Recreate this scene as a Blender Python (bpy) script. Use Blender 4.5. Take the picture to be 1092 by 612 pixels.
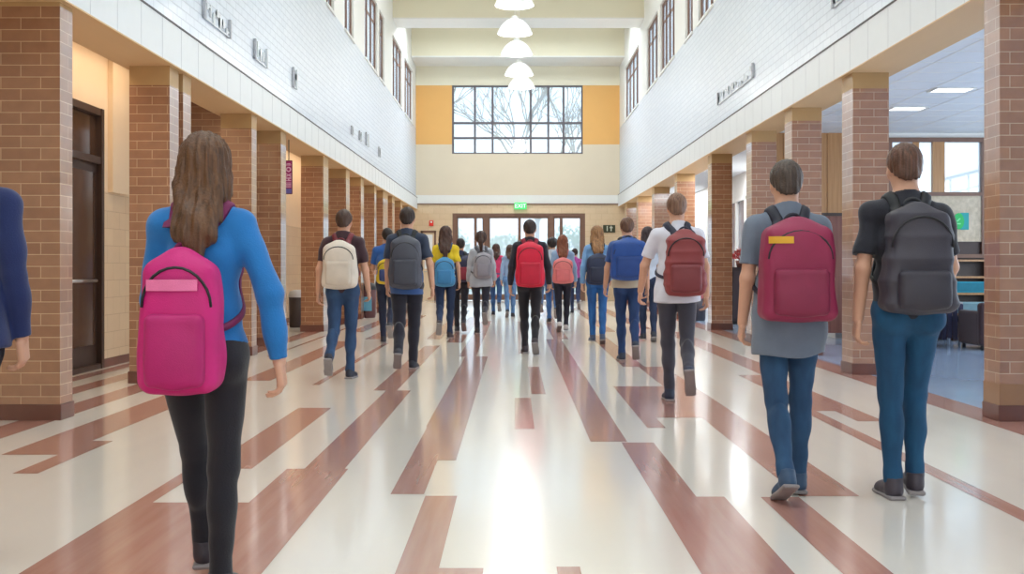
import bpy, bmesh, math, random
import numpy as np
from mathutils import Vector, Matrix

for o in list(bpy.data.objects):
    bpy.data.objects.remove(o, do_unlink=True)
SC = bpy.context.scene
COL = SC.collection
random.seed(7)
RNG = np.random.RandomState(11)
PI = math.pi

# ------------------------------------------------------------------ camera
# x to the right, y down the hall, z up; camera at (0, 0, 1.15) looking along +y
F, VX, VY, CH = 1200.0, 549.0, 285.0, 1.15
cam_d = bpy.data.cameras.new('camera')
cam = bpy.data.objects.new('camera', cam_d)
COL.objects.link(cam)
cam.location = (0, 0, CH)
cam.rotation_euler = (PI / 2, 0, 0)
cam_d.sensor_width = 36
cam_d.lens = F / 1092 * 36
cam_d.shift_x = (546 - VX) / 1092
cam_d.shift_y = (VY - 306) / 1092
cam_d.clip_start = 0.05
cam_d.clip_end = 400
SC.camera = cam

def gx(px, Y):
    return (px - VX) * Y / F

def gz(py, Y):
    return CH + (VY - py) * Y / F

def gy(py):
    return CH * F / (py - VY)

# ------------------------------------------------------------------ exposure
SC.view_settings.view_transform = 'Standard'
SC.view_settings.look = 'None'
SC.view_settings.gamma = 1
SC.view_settings.use_curve_mapping = False
SC.view_settings.exposure = 0.60

# ------------------------------------------------------------------ world: bright overcast sky
W = bpy.data.worlds.new('world')
SC.world = W
W.use_nodes = True
wn = W.node_tree.nodes
wl = W.node_tree.links
wn.clear()
w_out = wn.new('ShaderNodeOutputWorld')
w_bg = wn.new('ShaderNodeBackground')
w_tc = wn.new('ShaderNodeTexCoord')
w_no = wn.new('ShaderNodeTexNoise')
w_no.inputs['Scale'].default_value = 3.0
w_no.inputs['Detail'].default_value = 4.0
w_cr = wn.new('ShaderNodeValToRGB')
w_cr.color_ramp.elements[0].position = 0.3
w_cr.color_ramp.elements[0].color = (0.66, 0.83, 1.0, 1)
w_cr.color_ramp.elements[1].position = 0.7
w_cr.color_ramp.elements[1].color = (0.88, 0.95, 1.0, 1)
wl.new(w_tc.outputs['Generated'], w_no.inputs['Vector'])
wl.new(w_no.outputs['Fac'], w_cr.inputs['Fac'])
wl.new(w_cr.outputs['Color'], w_bg.inputs['Color'])
wl.new(w_bg.outputs['Background'], w_out.inputs['Surface'])
w_bg.inputs['Strength'].default_value = 1.35

def area(name, loc, rot, sx, sy, power, color=(1, 1, 1)):
    d = bpy.data.lights.new(name, 'AREA')
    d.shape = 'RECTANGLE'
    d.size = sx
    d.size_y = sy
    d.energy = power
    d.color = color
    o = bpy.data.objects.new(name, d)
    COL.objects.link(o)
    o.location = loc
    o.rotation_euler = rot
    return o

HL, HR, YE = -3.42, 3.62, 38.9      # hall faces of the columns, back wall
SOFL, SOFR = 3.145, 3.235           # underside of the side beams
# added unseen fill lights in the recesses between the ceiling beams (face down)
for yb, tilt, pw in ((3.0, -25, 300), (9.0, -25, 330), (15.0, -25, 330), (22.6, -15, 130), (28.4, -20, 45), (34.3, 0, 190)):
    area('ceiling_fill', (0.1, yb, 9.40 if yb < 30 else 8.72), (tilt * PI / 180, 0, 0), 6.2, 3.2 if yb < 25 else 1.6, pw, (0.84, 0.93, 1.0))
# added fill light behind the camera; the wall there has no glazing
area('fill_behind_camera', (0.1, -2.8, 3.6), (PI / 2, 0, 0), 6.4, 6.0, 95, (0.95, 0.98, 1.0))
# aisle ceiling lights: warm on the left, cool daylight in the room on the right
for yb in (10.2, 12.4, 18.6, 24.0, 30.0, 35.5):
    area('aisle_light', (-4.25, yb, 3.60), (0, 0, 0), 0.4, 2.4, 11, (1.0, 0.80, 0.58))
area('right_room_daylight', (9.5, 11.5, 2.0), (0, PI / 2, 0), 2.2, 9.0, 150, (0.80, 0.90, 1.0))
for yb in (24.0, 32.0):  # added fill lights under the right aisle ceiling, without fixtures
    area('right_aisle_fill', (4.55, yb, 3.285), (0, 0, 0), 0.7, 2.4, 60, (0.92, 0.97, 1.0))

# ------------------------------------------------------------------ helpers
def lin(c):
    return c / 12.92 if c <= 0.04045 else ((c + 0.055) / 1.055) ** 2.4

def rgb(r, g, b):
    return (lin(r / 255), lin(g / 255), lin(b / 255), 1)

def mix_rgb(n, l, fac, a, b):
    m = n.new('ShaderNodeMix')
    m.data_type = 'RGBA'
    for sock, v in ((m.inputs[0], fac), (m.inputs[6], a), (m.inputs[7], b)):
        if hasattr(v, 'is_linked'):
            l.new(v, sock)
        else:
            sock.default_value = v
    return m.outputs[2]

def mat(name, col, rough=0.6, var=0.0, nscale=(8, 8, 8), bump=0.0, bscale=None, metal=0.0, spec=0.5, coat=0.0, emis=None, estr=0.0, col2=None, coat_rough=0.1, sheen=0.0):
    m = bpy.data.materials.new(name)
    m.use_nodes = True
    n, l = m.node_tree.nodes, m.node_tree.links
    p = n['Principled BSDF']
    p.inputs['Roughness'].default_value = rough
    p.inputs['Metallic'].default_value = metal
    p.inputs['Specular IOR Level'].default_value = spec
    p.inputs['Coat Weight'].default_value = coat
    p.inputs['Coat Roughness'].default_value = coat_rough
    p.inputs['Sheen Weight'].default_value = sheen
    p.inputs['Base Color'].default_value = col
    tc = n.new('ShaderNodeTexCoord')
    mp = n.new('ShaderNodeMapping')
    mp.inputs['Scale'].default_value = nscale
    l.new(tc.outputs['Object'], mp.inputs['Vector'])
    if var > 0 or col2:
        t = n.new('ShaderNodeTexNoise')
        t.inputs['Scale'].default_value = 1.0
        t.inputs['Detail'].default_value = 5.0
        l.new(mp.outputs['Vector'], t.inputs['Vector'])
        c2 = col2 or tuple(x * (1 - var) for x in col[:3]) + (1,)
        r = n.new('ShaderNodeMapRange')
        r.inputs[1].default_value = 0.3
        r.inputs[2].default_value = 0.7
        l.new(t.outputs['Fac'], r.inputs[0])
        l.new(mix_rgb(n, l, r.outputs[0], col, c2), p.inputs['Base Color'])
    if bump > 0:
        t2 = n.new('ShaderNodeTexNoise')
        t2.inputs['Scale'].default_value = bscale or 60.0
        t2.inputs['Detail'].default_value = 3.0
        l.new(tc.outputs['Object'], t2.inputs['Vector'])
        b = n.new('ShaderNodeBump')
        b.inputs['Strength'].default_value = bump
        b.inputs['Distance'].default_value = 0.01
        l.new(t2.outputs['Fac'], b.inputs['Height'])
        l.new(b.outputs['Normal'], p.inputs['Normal'])
    if emis:
        p.inputs['Emission Color'].default_value = emis
        p.inputs['Emission Strength'].default_value = estr
    return m

def brick_mat(name, c1, c2, mortar, bw, rh, ms=0.006, rough=0.35, coat=0.3, bump=0.5, offset=0.5, var=0.25, coat_rough=0.12):
    m = bpy.data.materials.new(name)
    m.use_nodes = True
    n, l = m.node_tree.nodes, m.node_tree.links
    p = n['Principled BSDF']
    uv = n.new('ShaderNodeUVMap')
    b = n.new('ShaderNodeTexBrick')
    b.offset = offset
    b.inputs['Color1'].default_value = c1
    b.inputs['Color2'].default_value = c2
    b.inputs['Mortar'].default_value = mortar
    b.inputs['Scale'].default_value = 1.0
    b.inputs['Mortar Size'].default_value = ms
    b.inputs['Mortar Smooth'].default_value = 0.2
    b.inputs['Brick Width'].default_value = bw
    b.inputs['Row Height'].default_value = rh
    l.new(uv.outputs['UV'], b.inputs['Vector'])
    t = n.new('ShaderNodeTexNoise')
    t.inputs['Scale'].default_value = 9.0
    t.inputs['Detail'].default_value = 6.0
    l.new(uv.outputs['UV'], t.inputs['Vector'])
    dark = mix_rgb(n, l, t.outputs['Fac'], (1 - var, 1 - var, 1 - var, 1), (1 + var * 0.6, 1 + var * 0.6, 1 + var * 0.6, 1))
    mm = n.new('ShaderNodeMix')
    mm.data_type = 'RGBA'
    mm.blend_type = 'MULTIPLY'
    mm.inputs[0].default_value = 1.0
    l.new(b.outputs['Color'], mm.inputs[6])
    l.new(dark, mm.inputs[7])
    l.new(mm.outputs[2], p.inputs['Base Color'])
    p.inputs['Roughness'].default_value = rough
    p.inputs['Coat Weight'].default_value = coat
    p.inputs['Coat Roughness'].default_value = coat_rough
    p.inputs['Coat IOR'].default_value = 1.75
    bp = n.new('ShaderNodeBump')
    bp.inputs['Strength'].default_value = bump
    bp.inputs['Distance'].default_value = 0.006
    bp.invert = True
    l.new(b.outputs['Fac'], bp.inputs['Height'])
    l.new(bp.outputs['Normal'], p.inputs['Normal'])
    return m

def glass_mat(name, tint=(0.93, 0.97, 1.0, 1), veil=0.25, refl=0.08):
    m = bpy.data.materials.new(name)
    m.use_nodes = True
    n, l = m.node_tree.nodes, m.node_tree.links
    n.clear()
    out = n.new('ShaderNodeOutputMaterial')
    tr = n.new('ShaderNodeBsdfTransparent')
    tr.inputs['Color'].default_value = tint
    tl = n.new('ShaderNodeBsdfTranslucent')
    tl.inputs['Color'].default_value = (0.95, 0.98, 1.0, 1)
    gl = n.new('ShaderNodeBsdfGlossy')
    gl.inputs['Roughness'].default_value = 0.03
    a = n.new('ShaderNodeMixShader')
    a.inputs[0].default_value = veil  # translucent veil imitates the overexposed wash over the view outside
    l.new(tr.outputs[0], a.inputs[1])
    l.new(tl.outputs[0], a.inputs[2])
    b = n.new('ShaderNodeMixShader')
    b.inputs[0].default_value = refl
    l.new(a.outputs[0], b.inputs[1])
    l.new(gl.outputs[0], b.inputs[2])
    l.new(b.outputs[0], out.inputs['Surface'])
    return m

class MB:
    """collects shapes, then links them as ONE mesh object; UVs are in metres"""
    def __init__(self):
        self.v, self.f, self.mi, self.sm, self.uv = [], [], [], [], []
    def face(self, pts, mi=0, smooth=False, uv=None):
        i0 = len(self.v)
        self.v += [tuple(p) for p in pts]
        self.f.append(tuple(range(i0, i0 + len(pts))))
        self.mi.append(mi)
        self.sm.append(smooth)
        if uv is None:
            a, b, c = Vector(pts[0]), Vector(pts[1]), Vector(pts[2])
            nn = (b - a).cross(c - a)
            ax = max(range(3), key=lambda i: abs(nn[i]))
            k = ((1, 2), (0, 2), (0, 1))[ax]
            uv = [(p[k[0]], p[k[1]]) for p in pts]
        self.uv += list(uv)
    def box(self, x0, x1, y0, y1, z0, z1, mi=0, skip='', bev=0.0):
        x0, x1 = min(x0, x1), max(x0, x1)
        y0, y1 = min(y0, y1), max(y0, y1)
        z0, z1 = min(z0, z1), max(z0, z1)
        P = lambda i, j, k: ((x0, x1)[i], (y0, y1)[j], (z0, z1)[k])
        for key, q in (('-x', [(0, 1, 0), (0, 0, 0), (0, 0, 1), (0, 1, 1)]), ('+x', [(1, 0, 0), (1, 1, 0), (1, 1, 1), (1, 0, 1)]),
                       ('-y', [(0, 0, 0), (1, 0, 0), (1, 0, 1), (0, 0, 1)]), ('+y', [(1, 1, 0), (0, 1, 0), (0, 1, 1), (1, 1, 1)]),
                       ('-z', [(0, 1, 0), (1, 1, 0), (1, 0, 0), (0, 0, 0)]), ('+z', [(0, 0, 1), (1, 0, 1), (1, 1, 1), (0, 1, 1)])):
            if key not in skip:
                self.face([P(*t) for t in q], mi)
    def obox(self, c, ax, ay, az, mi=0):
        """oriented box: centre and three half-extent vectors"""
        c, ax, ay, az = Vector(c), Vector(ax), Vector(ay), Vector(az)
        P = lambda i, j, k: c + ax * i + ay * j + az * k
        for q in ([(-1, 1, -1), (-1, -1, -1), (-1, -1, 1), (-1, 1, 1)], [(1, -1, -1), (1, 1, -1), (1, 1, 1), (1, -1, 1)],
                  [(-1, -1, -1), (1, -1, -1), (1, -1, 1), (-1, -1, 1)], [(1, 1, -1), (-1, 1, -1), (-1, 1, 1), (1, 1, 1)],
                  [(-1, 1, -1), (1, 1, -1), (1, -1, -1), (-1, -1, -1)], [(-1, -1, 1), (1, -1, 1), (1, 1, 1), (-1, 1, 1)]):
            self.face([P(*t) for t in q], mi)
    def tube(self, pts, rad, n=10, mi=0, flat=1.0, up=None, caps=True):
        """tube along a list of points; rad a number or a list; flat squeezes it along its normal"""
        pts = [Vector(p) for p in pts]
        if not isinstance(rad, (list, tuple)):
            rad = [rad] * len(pts)
        rings = []
        ref = Vector(up) if up else Vector((0.13, 0.21, 0.97))
        for i, p in enumerate(pts):
            t = (pts[min(i + 1, len(pts) - 1)] - pts[max(i - 1, 0)]).normalized()
            u = t.cross(ref)
            if u.length < 1e-4:
                u = t.cross(Vector((1, 0, 0)))
            u.normalize()
            w = u.cross(t).normalized()
            rings.append([p + (u * math.cos(2 * PI * k / n) + w * math.sin(2 * PI * k / n) * flat) * rad[i] for k in range(n)])
        for i in range(len(rings) - 1):
            for k in range(n):
                a, b = rings[i], rings[i + 1]
                self.face([a[k], a[(k + 1) % n], b[(k + 1) % n], b[k]], mi, True)
        if caps:
            self.face(list(reversed(rings[0])), mi)
            self.face(rings[-1], mi)
    def lathe(self, prof, c=(0, 0, 0), n=32, mi=0, smooth=True):
        c = Vector(c)
        R = [[c + Vector((r * math.cos(2 * PI * k / n), r * math.sin(2 * PI * k / n), z)) for k in range(n)] for r, z in prof]
        for i in range(len(R) - 1):
            for k in range(n):
                self.face([R[i][k], R[i][(k + 1) % n], R[i + 1][(k + 1) % n], R[i + 1][k]], mi, smooth)
    def build(self, name, mats, parent=None, weld=True, bevel=0.0):
        me = bpy.data.meshes.new(name)
        me.from_pydata(self.v, [], self.f)
        if not isinstance(mats, (list, tuple)):
            mats = [mats]
        for m in mats:
            me.materials.append(m)
        me.polygons.foreach_set('material_index', self.mi)
        me.polygons.foreach_set('use_smooth', self.sm)
        ul = me.uv_layers.new(name='UVMap')
        ul.data.foreach_set('uv', np.array(self.uv, dtype=np.float32).ravel())
        me.update()
        if weld:
            bm = bmesh.new()
            bm.from_mesh(me)
            bmesh.ops.remove_doubles(bm, verts=bm.verts, dist=1e-5)
            if bevel > 0:
                es = [e for e in bm.edges if len(e.link_faces) == 2 and e.calc_face_angle(0) > 0.6]
                bmesh.ops.bevel(bm, geom=es, offset=bevel, segments=2, affect='EDGES', clamp_overlap=True)
            bmesh.ops.recalc_face_normals(bm, faces=bm.faces) if bevel > 0 else None
            bm.to_mesh(me)
            bm.free()
        o = bpy.data.objects.new(name, me)
        COL.objects.link(o)
        if parent:
            o.parent = parent
        return o

def tag(o, label=None, cat=None, group=None, kind=None):
    if label:
        o['label'] = label
    if cat:
        o['category'] = cat
    if group:
        o['group'] = group
    if kind:
        o['kind'] = kind
    return o

def empty(name, loc, label, cat, group=None, rz=0.0, kind=None):
    o = bpy.data.objects.new(name, None)
    COL.objects.link(o)
    o.location = loc
    o.rotation_euler = (0, 0, rz)
    o.empty_display_size = 0.2
    return tag(o, label, cat, group, kind)

def struct(o):
    o['kind'] = 'structure'
    return o
# ================================================================== materials of the building
M_CREAM = mat('floor_cream', rgb(243, 234, 222), 0.2, var=0.05, nscale=(3, 0.5, 1), spec=0.6, coat=0.5, coat_rough=0.10)
M_STRIPE = mat('floor_brown', rgb(190, 140, 126), 0.22, nscale=(22, 1.2, 1), spec=0.6, coat=0.5, coat_rough=0.10, col2=rgb(176, 122, 108))
M_BLUEFLOOR = mat('floor_grey_blue', rgb(168, 188, 216), 0.2, var=0.06, nscale=(2, 2, 1), spec=0.6, coat=0.4, coat_rough=0.06)
M_BRICK = brick_mat('glazed_brown_brick', rgb(164, 116, 84), rgb(148, 100, 70), rgb(204, 166, 130), 0.30, 0.089, 0.0035, rough=0.3, coat=1.0)
M_BRICK2 = brick_mat('glazed_brown_brick_light', rgb(172, 122, 90), rgb(152, 104, 76), rgb(200, 168, 138), 0.30, 0.089, 0.0038, rough=0.3, coat=1.0)
M_CAP = mat('tan_cap', rgb(186, 150, 102), 0.5, var=0.06)
M_BASE = mat('dark_red_base', rgb(112, 68, 56), 0.35, var=0.15, coat=0.3)
M_TANBASE = mat('tan_base_block', rgb(158, 116, 82), 0.4, var=0.1, coat=0.3)
M_WHITEBRICK = brick_mat('white_painted_brick', rgb(224, 232, 242), rgb(218, 227, 238), rgb(200, 208, 220), 0.30, 0.10, 0.007, rough=0.45, coat=0.1, bump=0.7, var=0.03)
M_FASCIA = mat('white_fascia', rgb(232, 235, 236), 0.45, var=0.02)
M_GROOVE = mat('dark_groove', rgb(92, 88, 92), 0.6, var=0.1)
M_SOFFIT = mat('tan_soffit', rgb(226, 190, 144), 0.55, var=0.05, nscale=(4, 0.4, 1))
M_WHITECEIL = mat('white_ceiling_tile', rgb(232, 236, 240), 0.6, var=0.03)
M_CREAMWALL = mat('cream_wall', rgb(232, 208, 176), 0.55, var=0.04, nscale=(2, 2, 2))
M_TILE = brick_mat('tan_block_tile', rgb(226, 200, 164), rgb(220, 192, 156), rgb(200, 170, 134), 0.40, 0.20, 0.004, rough=0.35, coat=0.3, bump=0.3, var=0.06)
M_BEIGE = mat('beige_wall', rgb(228, 214, 190), 0.6, var=0.04, nscale=(1, 1, 1))
M_ORANGE = mat('orange_wall', rgb(240, 184, 108), 0.6, var=0.05, nscale=(1, 1, 1))
M_PALE = mat('pale_yellow_paint', rgb(236, 230, 206), 0.5, var=0.03, nscale=(1, 1, 1))
M_WHITE = mat('white_paint', rgb(238, 238, 234), 0.5, var=0.02)
M_FRAME = mat('brown_metal_frame', rgb(126, 92, 76), 0.45, var=0.15)
M_DKFRAME = mat('dark_bronze_frame', rgb(66, 46, 36), 0.4, var=0.2)
M_GREYFRAME = mat('grey_window_bar', rgb(104, 98, 104), 0.5, var=0.1)
M_WOOD = mat('oak_panel', rgb(190, 142, 90), 0.45, nscale=(40, 40, 1.5), col2=rgb(168, 118, 70), coat=0.2)
M_REDWOOD = mat('red_brown_panel', rgb(134, 84, 70), 0.45, nscale=(30, 30, 1.2), col2=rgb(112, 64, 54))
M_GLASS = glass_mat('clear_pane', veil=0.2)
M_GLARE_PANE = glass_mat('glare_veil_pane', veil=0.28, refl=0.05)  # stronger veil: glare of the outdoors put into the pane
M_DKGLASS = mat('dark_door_glass', rgb(84, 60, 46), 0.12, var=0.3, nscale=(1, 1, 3), spec=0.7)
M_STEEL = mat('brushed_steel', rgb(190, 190, 192), 0.3, metal=1.0, var=0.1)
M_BLACK = mat('black_plastic', rgb(34, 34, 38), 0.5, var=0.15)

# ================================================================== floor (one mesh, the brown tiles set into the cream ones)
fl = MB()
fl.box(-6.0, 3.80, -3.0, YE + 0.3, -0.2, 0.0, 0)
fl.box(3.80, 10.2, -3.0, YE + 0.3, -0.2, 0.0, 2)
stripes = [  # x0, x1, y0, y1
    (-1.86, -1.30, 1.5, 5.50), (-1.30, -0.95, 1.5, 6.42), (-1.86, -1.77, 5.5, 6.42), (-1.77, -1.50, 6.42, 9.2),
    (-1.20, -0.97, 6.42, 10.5), (-1.32, -1.10, 10.5, 16.5), (-1.05, -0.80, 17.2, 26.0), (-1.42, -1.2, 18, 30),
    (-3.15, -2.80, 6.9, 11.4), (-2.80, -2.66, 6.27, 7.45), (-2.77, -2.48, 11.4, 17.5), (-2.4, -2.1, 18, 27),
    (-1.98, -1.91, 11.0, 17.0), (-3.20, -3.15, 14.5, 22.0), (-2.95, -2.7, 20, 33),
    (-3.72, -3.45, 3.0, 30.0), (-4.22, -4.00, 9.0, 20.0), (-4.62, -4.45, 10.5, 24.0),
    (-0.63, -0.46, 5.70, 8.1), (-0.64, -0.35, 8.1, 14.5), (-0.46, -0.35, 6.7, 8.1), (-0.72, -0.5, 14.5, 24.0), (-0.45, -0.29, 2.6, 5.66), (-0.29, -0.12, 2.6, 4.30),
    (0.0, 0.14, 8.0, 9.9), (0.15, 0.28, 10.2, 13.0), (0.16, 0.25, 2.6, 4.32), (0.05, 0.2, 15, 24),  # first strip is a walker's dark reflection, painted in as tile
    (0.50, 0.74, 7.42, 18.0), (0.62, 0.86, 18.0, 30.0),
    (0.95, 1.43, 8.6, 10.87), (0.95, 1.08, 8.05, 8.6), (1.43, 1.73, 5.65, 13.0), (1.25, 1.5, 13.0, 19.0), (1.6, 1.8, 20, 32),
    (0.70, 0.91, 5.64, 7.38), (0.70, 1.05, 2.4, 5.64), (1.23, 1.42, 2.4, 5.63),
    (2.38, 2.76, 9.0, 12.0), (2.56, 2.76, 8.40, 9.0), (2.30, 2.41, 3.5, 9.0), (2.64, 2.95, 12.0, 20.0), (2.3, 2.55, 21, 33),
    (3.48, 3.80, 3.0, 38.0),
]
for x0, x1, y0, y1 in stripes:
    fl.face([(x0, y0, 0.0012), (x1, y0, 0.0012), (x1, y1, 0.0012), (x0, y1, 0.0012)], 1)
floor = struct(fl.build('floor', [M_CREAM, M_STRIPE, M_BLUEFLOOR], weld=False))

# ================================================================== upper side walls with clerestory openings
SILL, HEAD, CEIL = 5.95, 7.68, 9.6
win_l = [(20.4, 21.3, 1), (22.6, 23.9, 1), (25.65, 28.0, 2), (28.4, 29.5, 1), (31.5, 34.1, 2), (34.9, 37.6, 2)]
win_r = [(20.5, 22.2, 2), (22.9, 23.9, 1), (25.5, 28.0, 3), (28.5, 30.9, 2), (32.9, 37.0, 3)]

def upper_wall(name, xf, xo, z0, wins):
    b = MB()
    b.box(xf, xo, -3.0, YE + 0.3, z0, SILL, 0)
    b.box(xf, xo, -3.0, YE + 0.3, HEAD, CEIL + 0.1, 1)
    y = -3.0
    for a, c, _ in wins:
        b.box(xf, xo, y, a, SILL, HEAD, 1)
        y = c
    b.box(xf, xo, y, YE + 0.3, SILL, HEAD, 1)
    return struct(b.build(name, [M_WHITEBRICK, M_WHITE]))

upper_wall('wall_left', HL, HL - 0.40, 3.5, win_l)
upper_wall('wall_right', HR, HR + 0.40, 3.6, win_r)

wn_i = 0
def side_window(xf, sgn, a, c, nm):
    """clerestory window: brown frame with mullions set into the wall, glass behind"""
    global wn_i
    wn_i += 1
    fr = MB()
    x0, x1 = xf + sgn * 0.05, xf + sgn * 0.11
    t = 0.06
    fr.box(x0, x1, a, a + t, SILL, HEAD)
    fr.box(x0, x1, c - t, c, SILL, HEAD)
    fr.box(x0, x1, a + t, c - t, SILL, SILL + t)
    fr.box(x0, x1, a + t, c - t, HEAD - t, HEAD)
    for i in range(1, nm + 1):
        y = a + (c - a) * i / (nm + 1)
        fr.box(x0, x1, y - 0.03, y + 0.03, SILL + t, HEAD - t)
    fr.box(x0 + sgn * 0.02, x1 - sgn * 0.02, a + t, c - t, HEAD - 0.50, HEAD - 0.45)
    root = struct(fr.build('window_%d' % wn_i, M_FRAME))
    g = MB()
    xg = xf + sgn * 0.085
    g.box(xg - 0.004, xg + 0.004, a + t, c - t, SILL + t, HEAD - t)
    g.build('window_pane', M_GLASS, root)
    s = MB()
    s.box(xf - sgn * 0.03, xf + sgn * 0.06, a - 0.04, c + 0.04, SILL - 0.05, SILL)
    s.build('window_sill', M_WHITE, root)
for a, c, k in win_l:
    side_window(HL, -1, a, c, k)
for a, c, k in win_r:
    side_window(HR, 1, a, c, k)

# fascia beams under the upper walls, dark groove line between
def fascia(name, gname, xf, s, z0, z1, xb):
    b = MB()
    b.box(xf - s * 0.05, xb, -3.0, YE, z0 + 0.012, z1, 0)
    b.box(xf - s * 0.05, xb, -3.0, YE, z0, z0 + 0.012, 1)
    y = 1.0
    while y < YE:                                                   # fine vertical joints of the fascia boards
        b.box(xf - s * 0.0515, xf - s * 0.05, y, y + 0.006, z0 + 0.012, z1, 2)
        y += 0.61
    struct(b.build(name, [M_FASCIA, M_SOFFIT, mat('pale_joint', rgb(206, 208, 212), 0.6)]))
    g = MB()
    g.box(xf - s * 0.056, xf + s * 0.0, -3.0, YE, z1, z1 + 0.018)
    struct(g.build(gname, M_GROOVE))
fascia('beam_left', 'trim_1', HL, -1, SOFL, 3.55, -3.90)
fascia('beam_right', 'trim_2', HR, 1, SOFR, 3.645, 4.10)

# ================================================================== ceiling with cross beams
c = MB()
c.box(HL - 0.4, HR + 0.4, -3.0, YE + 0.3, CEIL, CEIL + 0.2, 0)
struct(c.build('ceiling', M_PALE))
for i, (y0, y1) in enumerate(((37.2, YE), (31.5, 32.7), (25.6, 26.8), (19.7, 20.9), (13.8, 15.0), (7.9, 9.1))):
    b = MB()
    b.box(HL, HR, y0, y1, 8.14, CEIL, 0, skip='-z')
    b.box(HL, HR, y0, y1, 8.10, 8.14, 1)  # white underside: window light put into the beam's colour
    struct(b.build('ceiling_beam', [M_PALE, M_WHITE]))
# white pilasters that carry the beams against the side walls
for y0, y1 in ((31.5, 32.3), (25.75, 26.5)):
    pass

# ================================================================== back wall
zb = lambda py: gz(py, YE)
xb = lambda px: gx(px, YE)
WX0, WX1, WZ0, WZ1 = xb(482), xb(621.5), zb(164), zb(91)
DX0, DX1, DZ = xb(482.5), xb(624), zb(227.5)
b = MB()
T = 0.3
def bw(x0, x1, z0, z1, mi):
    b.box(x0, x1, YE, YE + T, z0, z1, mi)
XL, XR = -6.0, 10.2
ZB, ZW, ZO = zb(217.5), zb(208), zb(154)
bw(XL, DX0, 0, ZB, 0); bw(DX1, XR, 0, ZB, 0); bw(DX0, DX1, DZ, ZB, 0)
bw(HL, HR, ZB, ZW, 1)
bw(HL, WX0, ZW, ZO, 2); bw(WX1, HR, ZW, ZO, 2); bw(WX0, WX1, ZW, WZ0, 2)
bw(HL, WX0, ZO, WZ1, 3); bw(WX1, HR, ZO, WZ1, 3)
bw(HL, HR, WZ1, CEIL, 4)
bw(XL, HL, ZB, 4.0, 2); bw(HR, XR, ZB, 4.0, 2)
struct(b.build('wall_back', [M_TILE, M_WHITE, M_BEIGE, M_ORANGE, M_PALE]))
t = MB()
t.box(HL + 0.05, HR - 0.05, YE - 0.05, YE - 0.002, ZB - 0.02, ZB + 0.015)
struct(t.build('trim_3', M_FRAME))

# big grid window over the doors
fr = MB()
y0, y1 = YE + 0.02, YE + 0.14
t_ = 0.035
vx = [xb(p) for p in (483, 506.4, 525.3, 566, 584.7, 601, 621)]
hz = [zb(p) for p in (163.6, 147, 131, 91.6)]
for x in vx:
    fr.box(x - t_, x + t_, y0, y1, WZ0, WZ1)
for z in hz:
    fr.box(WX0, WX1, y0 + 0.01, y1 - 0.01, z - t_, z + t_)
root = struct(fr.build('window_12', M_GREYFRAME))
g = MB()
g.box(WX0, WX1, YE + 0.075, YE + 0.085, WZ0, WZ1)
g.build('window_pane', M_GLASS, root)

# rear entrance: three glazed bays in a brown frame
fr = MB()
y0, y1 = YE + 0.0, YE + 0.16
def post(pa, pb, z0=0.0, z1=DZ):
    fr.box(xb(pa), xb(pb), y0, y1, z0, z1)
for pa, pb in ((482.5, 487), (516, 521), (585.5, 590), (620, 624)):
    post(pa, pb)
fr.box(DX0, DX1, y0 + 0.01, y1 - 0.01, DZ - 0.10, DZ)
root = struct(fr.build('door_1', M_FRAME))
def leaf(pa, pb):
    x0, x1 = xb(pa), xb(pb)
    e = 0.05
    m = MB()
    ya, yb_ = YE + 0.05, YE + 0.10
    m.box(x0, x0 + e, ya, yb_, 0.02, DZ - 0.10)
    m.box(x1 - e, x1, ya, yb_, 0.02, DZ - 0.10)
    m.box(x0 + e, x1 - e, ya, yb_, 0.02, 0.22)
    m.box(x0 + e, x1 - e, ya, yb_, DZ - 0.17, DZ - 0.10)
    l = m.build('door_leaf', M_FRAME, root)
    g = MB()
    g.box(x0 + e, x1 - e, YE + 0.07, YE + 0.08, 0.22, DZ - 0.17)
    g.build('pane', M_GLARE_PANE, l)
    h = MB()
    h.tube([(x0 + e, YE + 0.02, 1.0), (x1 - e, YE + 0.02, 1.0)], 0.022)
    h.tube([(x0 + e + .02, YE + 0.02, 1.0), (x0 + e + .02, YE + 0.06, 1.0)], 0.02)
    h.tube([(x1 - e - .02, YE + 0.02, 1.0), (x1 - e - .02, YE + 0.06, 1.0)], 0.02)
    h.build('push_bar', M_STEEL, l)
for pa, pb in ((487, 507), (507, 516), (521, 554), (554, 585.5), (590, 598.5), (598.5, 620)):
    leaf(pa, pb)

# door left of the entrance with white notice in its window
fr = MB()
x0, x1 = xb(449), xb(465)
z1 = zb(246)
fr.box(x0, x0 + 0.06, YE - 0.06, YE - 0.002, 0.0, z1); fr.box(x1 - 0.06, x1, YE - 0.06, YE - 0.002, 0.0, z1)
fr.box(x0, x1, YE - 0.06, YE - 0.002, z1 - 0.07, z1)
fr.box(x0 + 0.06, x1 - 0.06, YE - 0.03, YE - 0.004, 0.0, z1 - 0.07, 1)
root = struct(fr.build('door_2', [M_FRAME, M_CREAMWALL]))
g = MB(); g.box(x0 + 0.12, x1 - 0.12, YE - 0.036, YE - 0.03, 1.1, z1 - 0.14)
g.build('pane', mat('pale_door_glass', rgb(236, 240, 242), 0.15), root)
h = MB(); h.tube([(x0 + 0.1, YE - 0.07, 1.0), (x0 + 0.22, YE - 0.07, 1.0)], 0.012); h.tube([(x0 + 0.1, YE - 0.07, 1.0), (x0 + 0.1, YE - 0.03, 1.0)], 0.015)
h.build('door_handle', M_STEEL, root)

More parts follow.
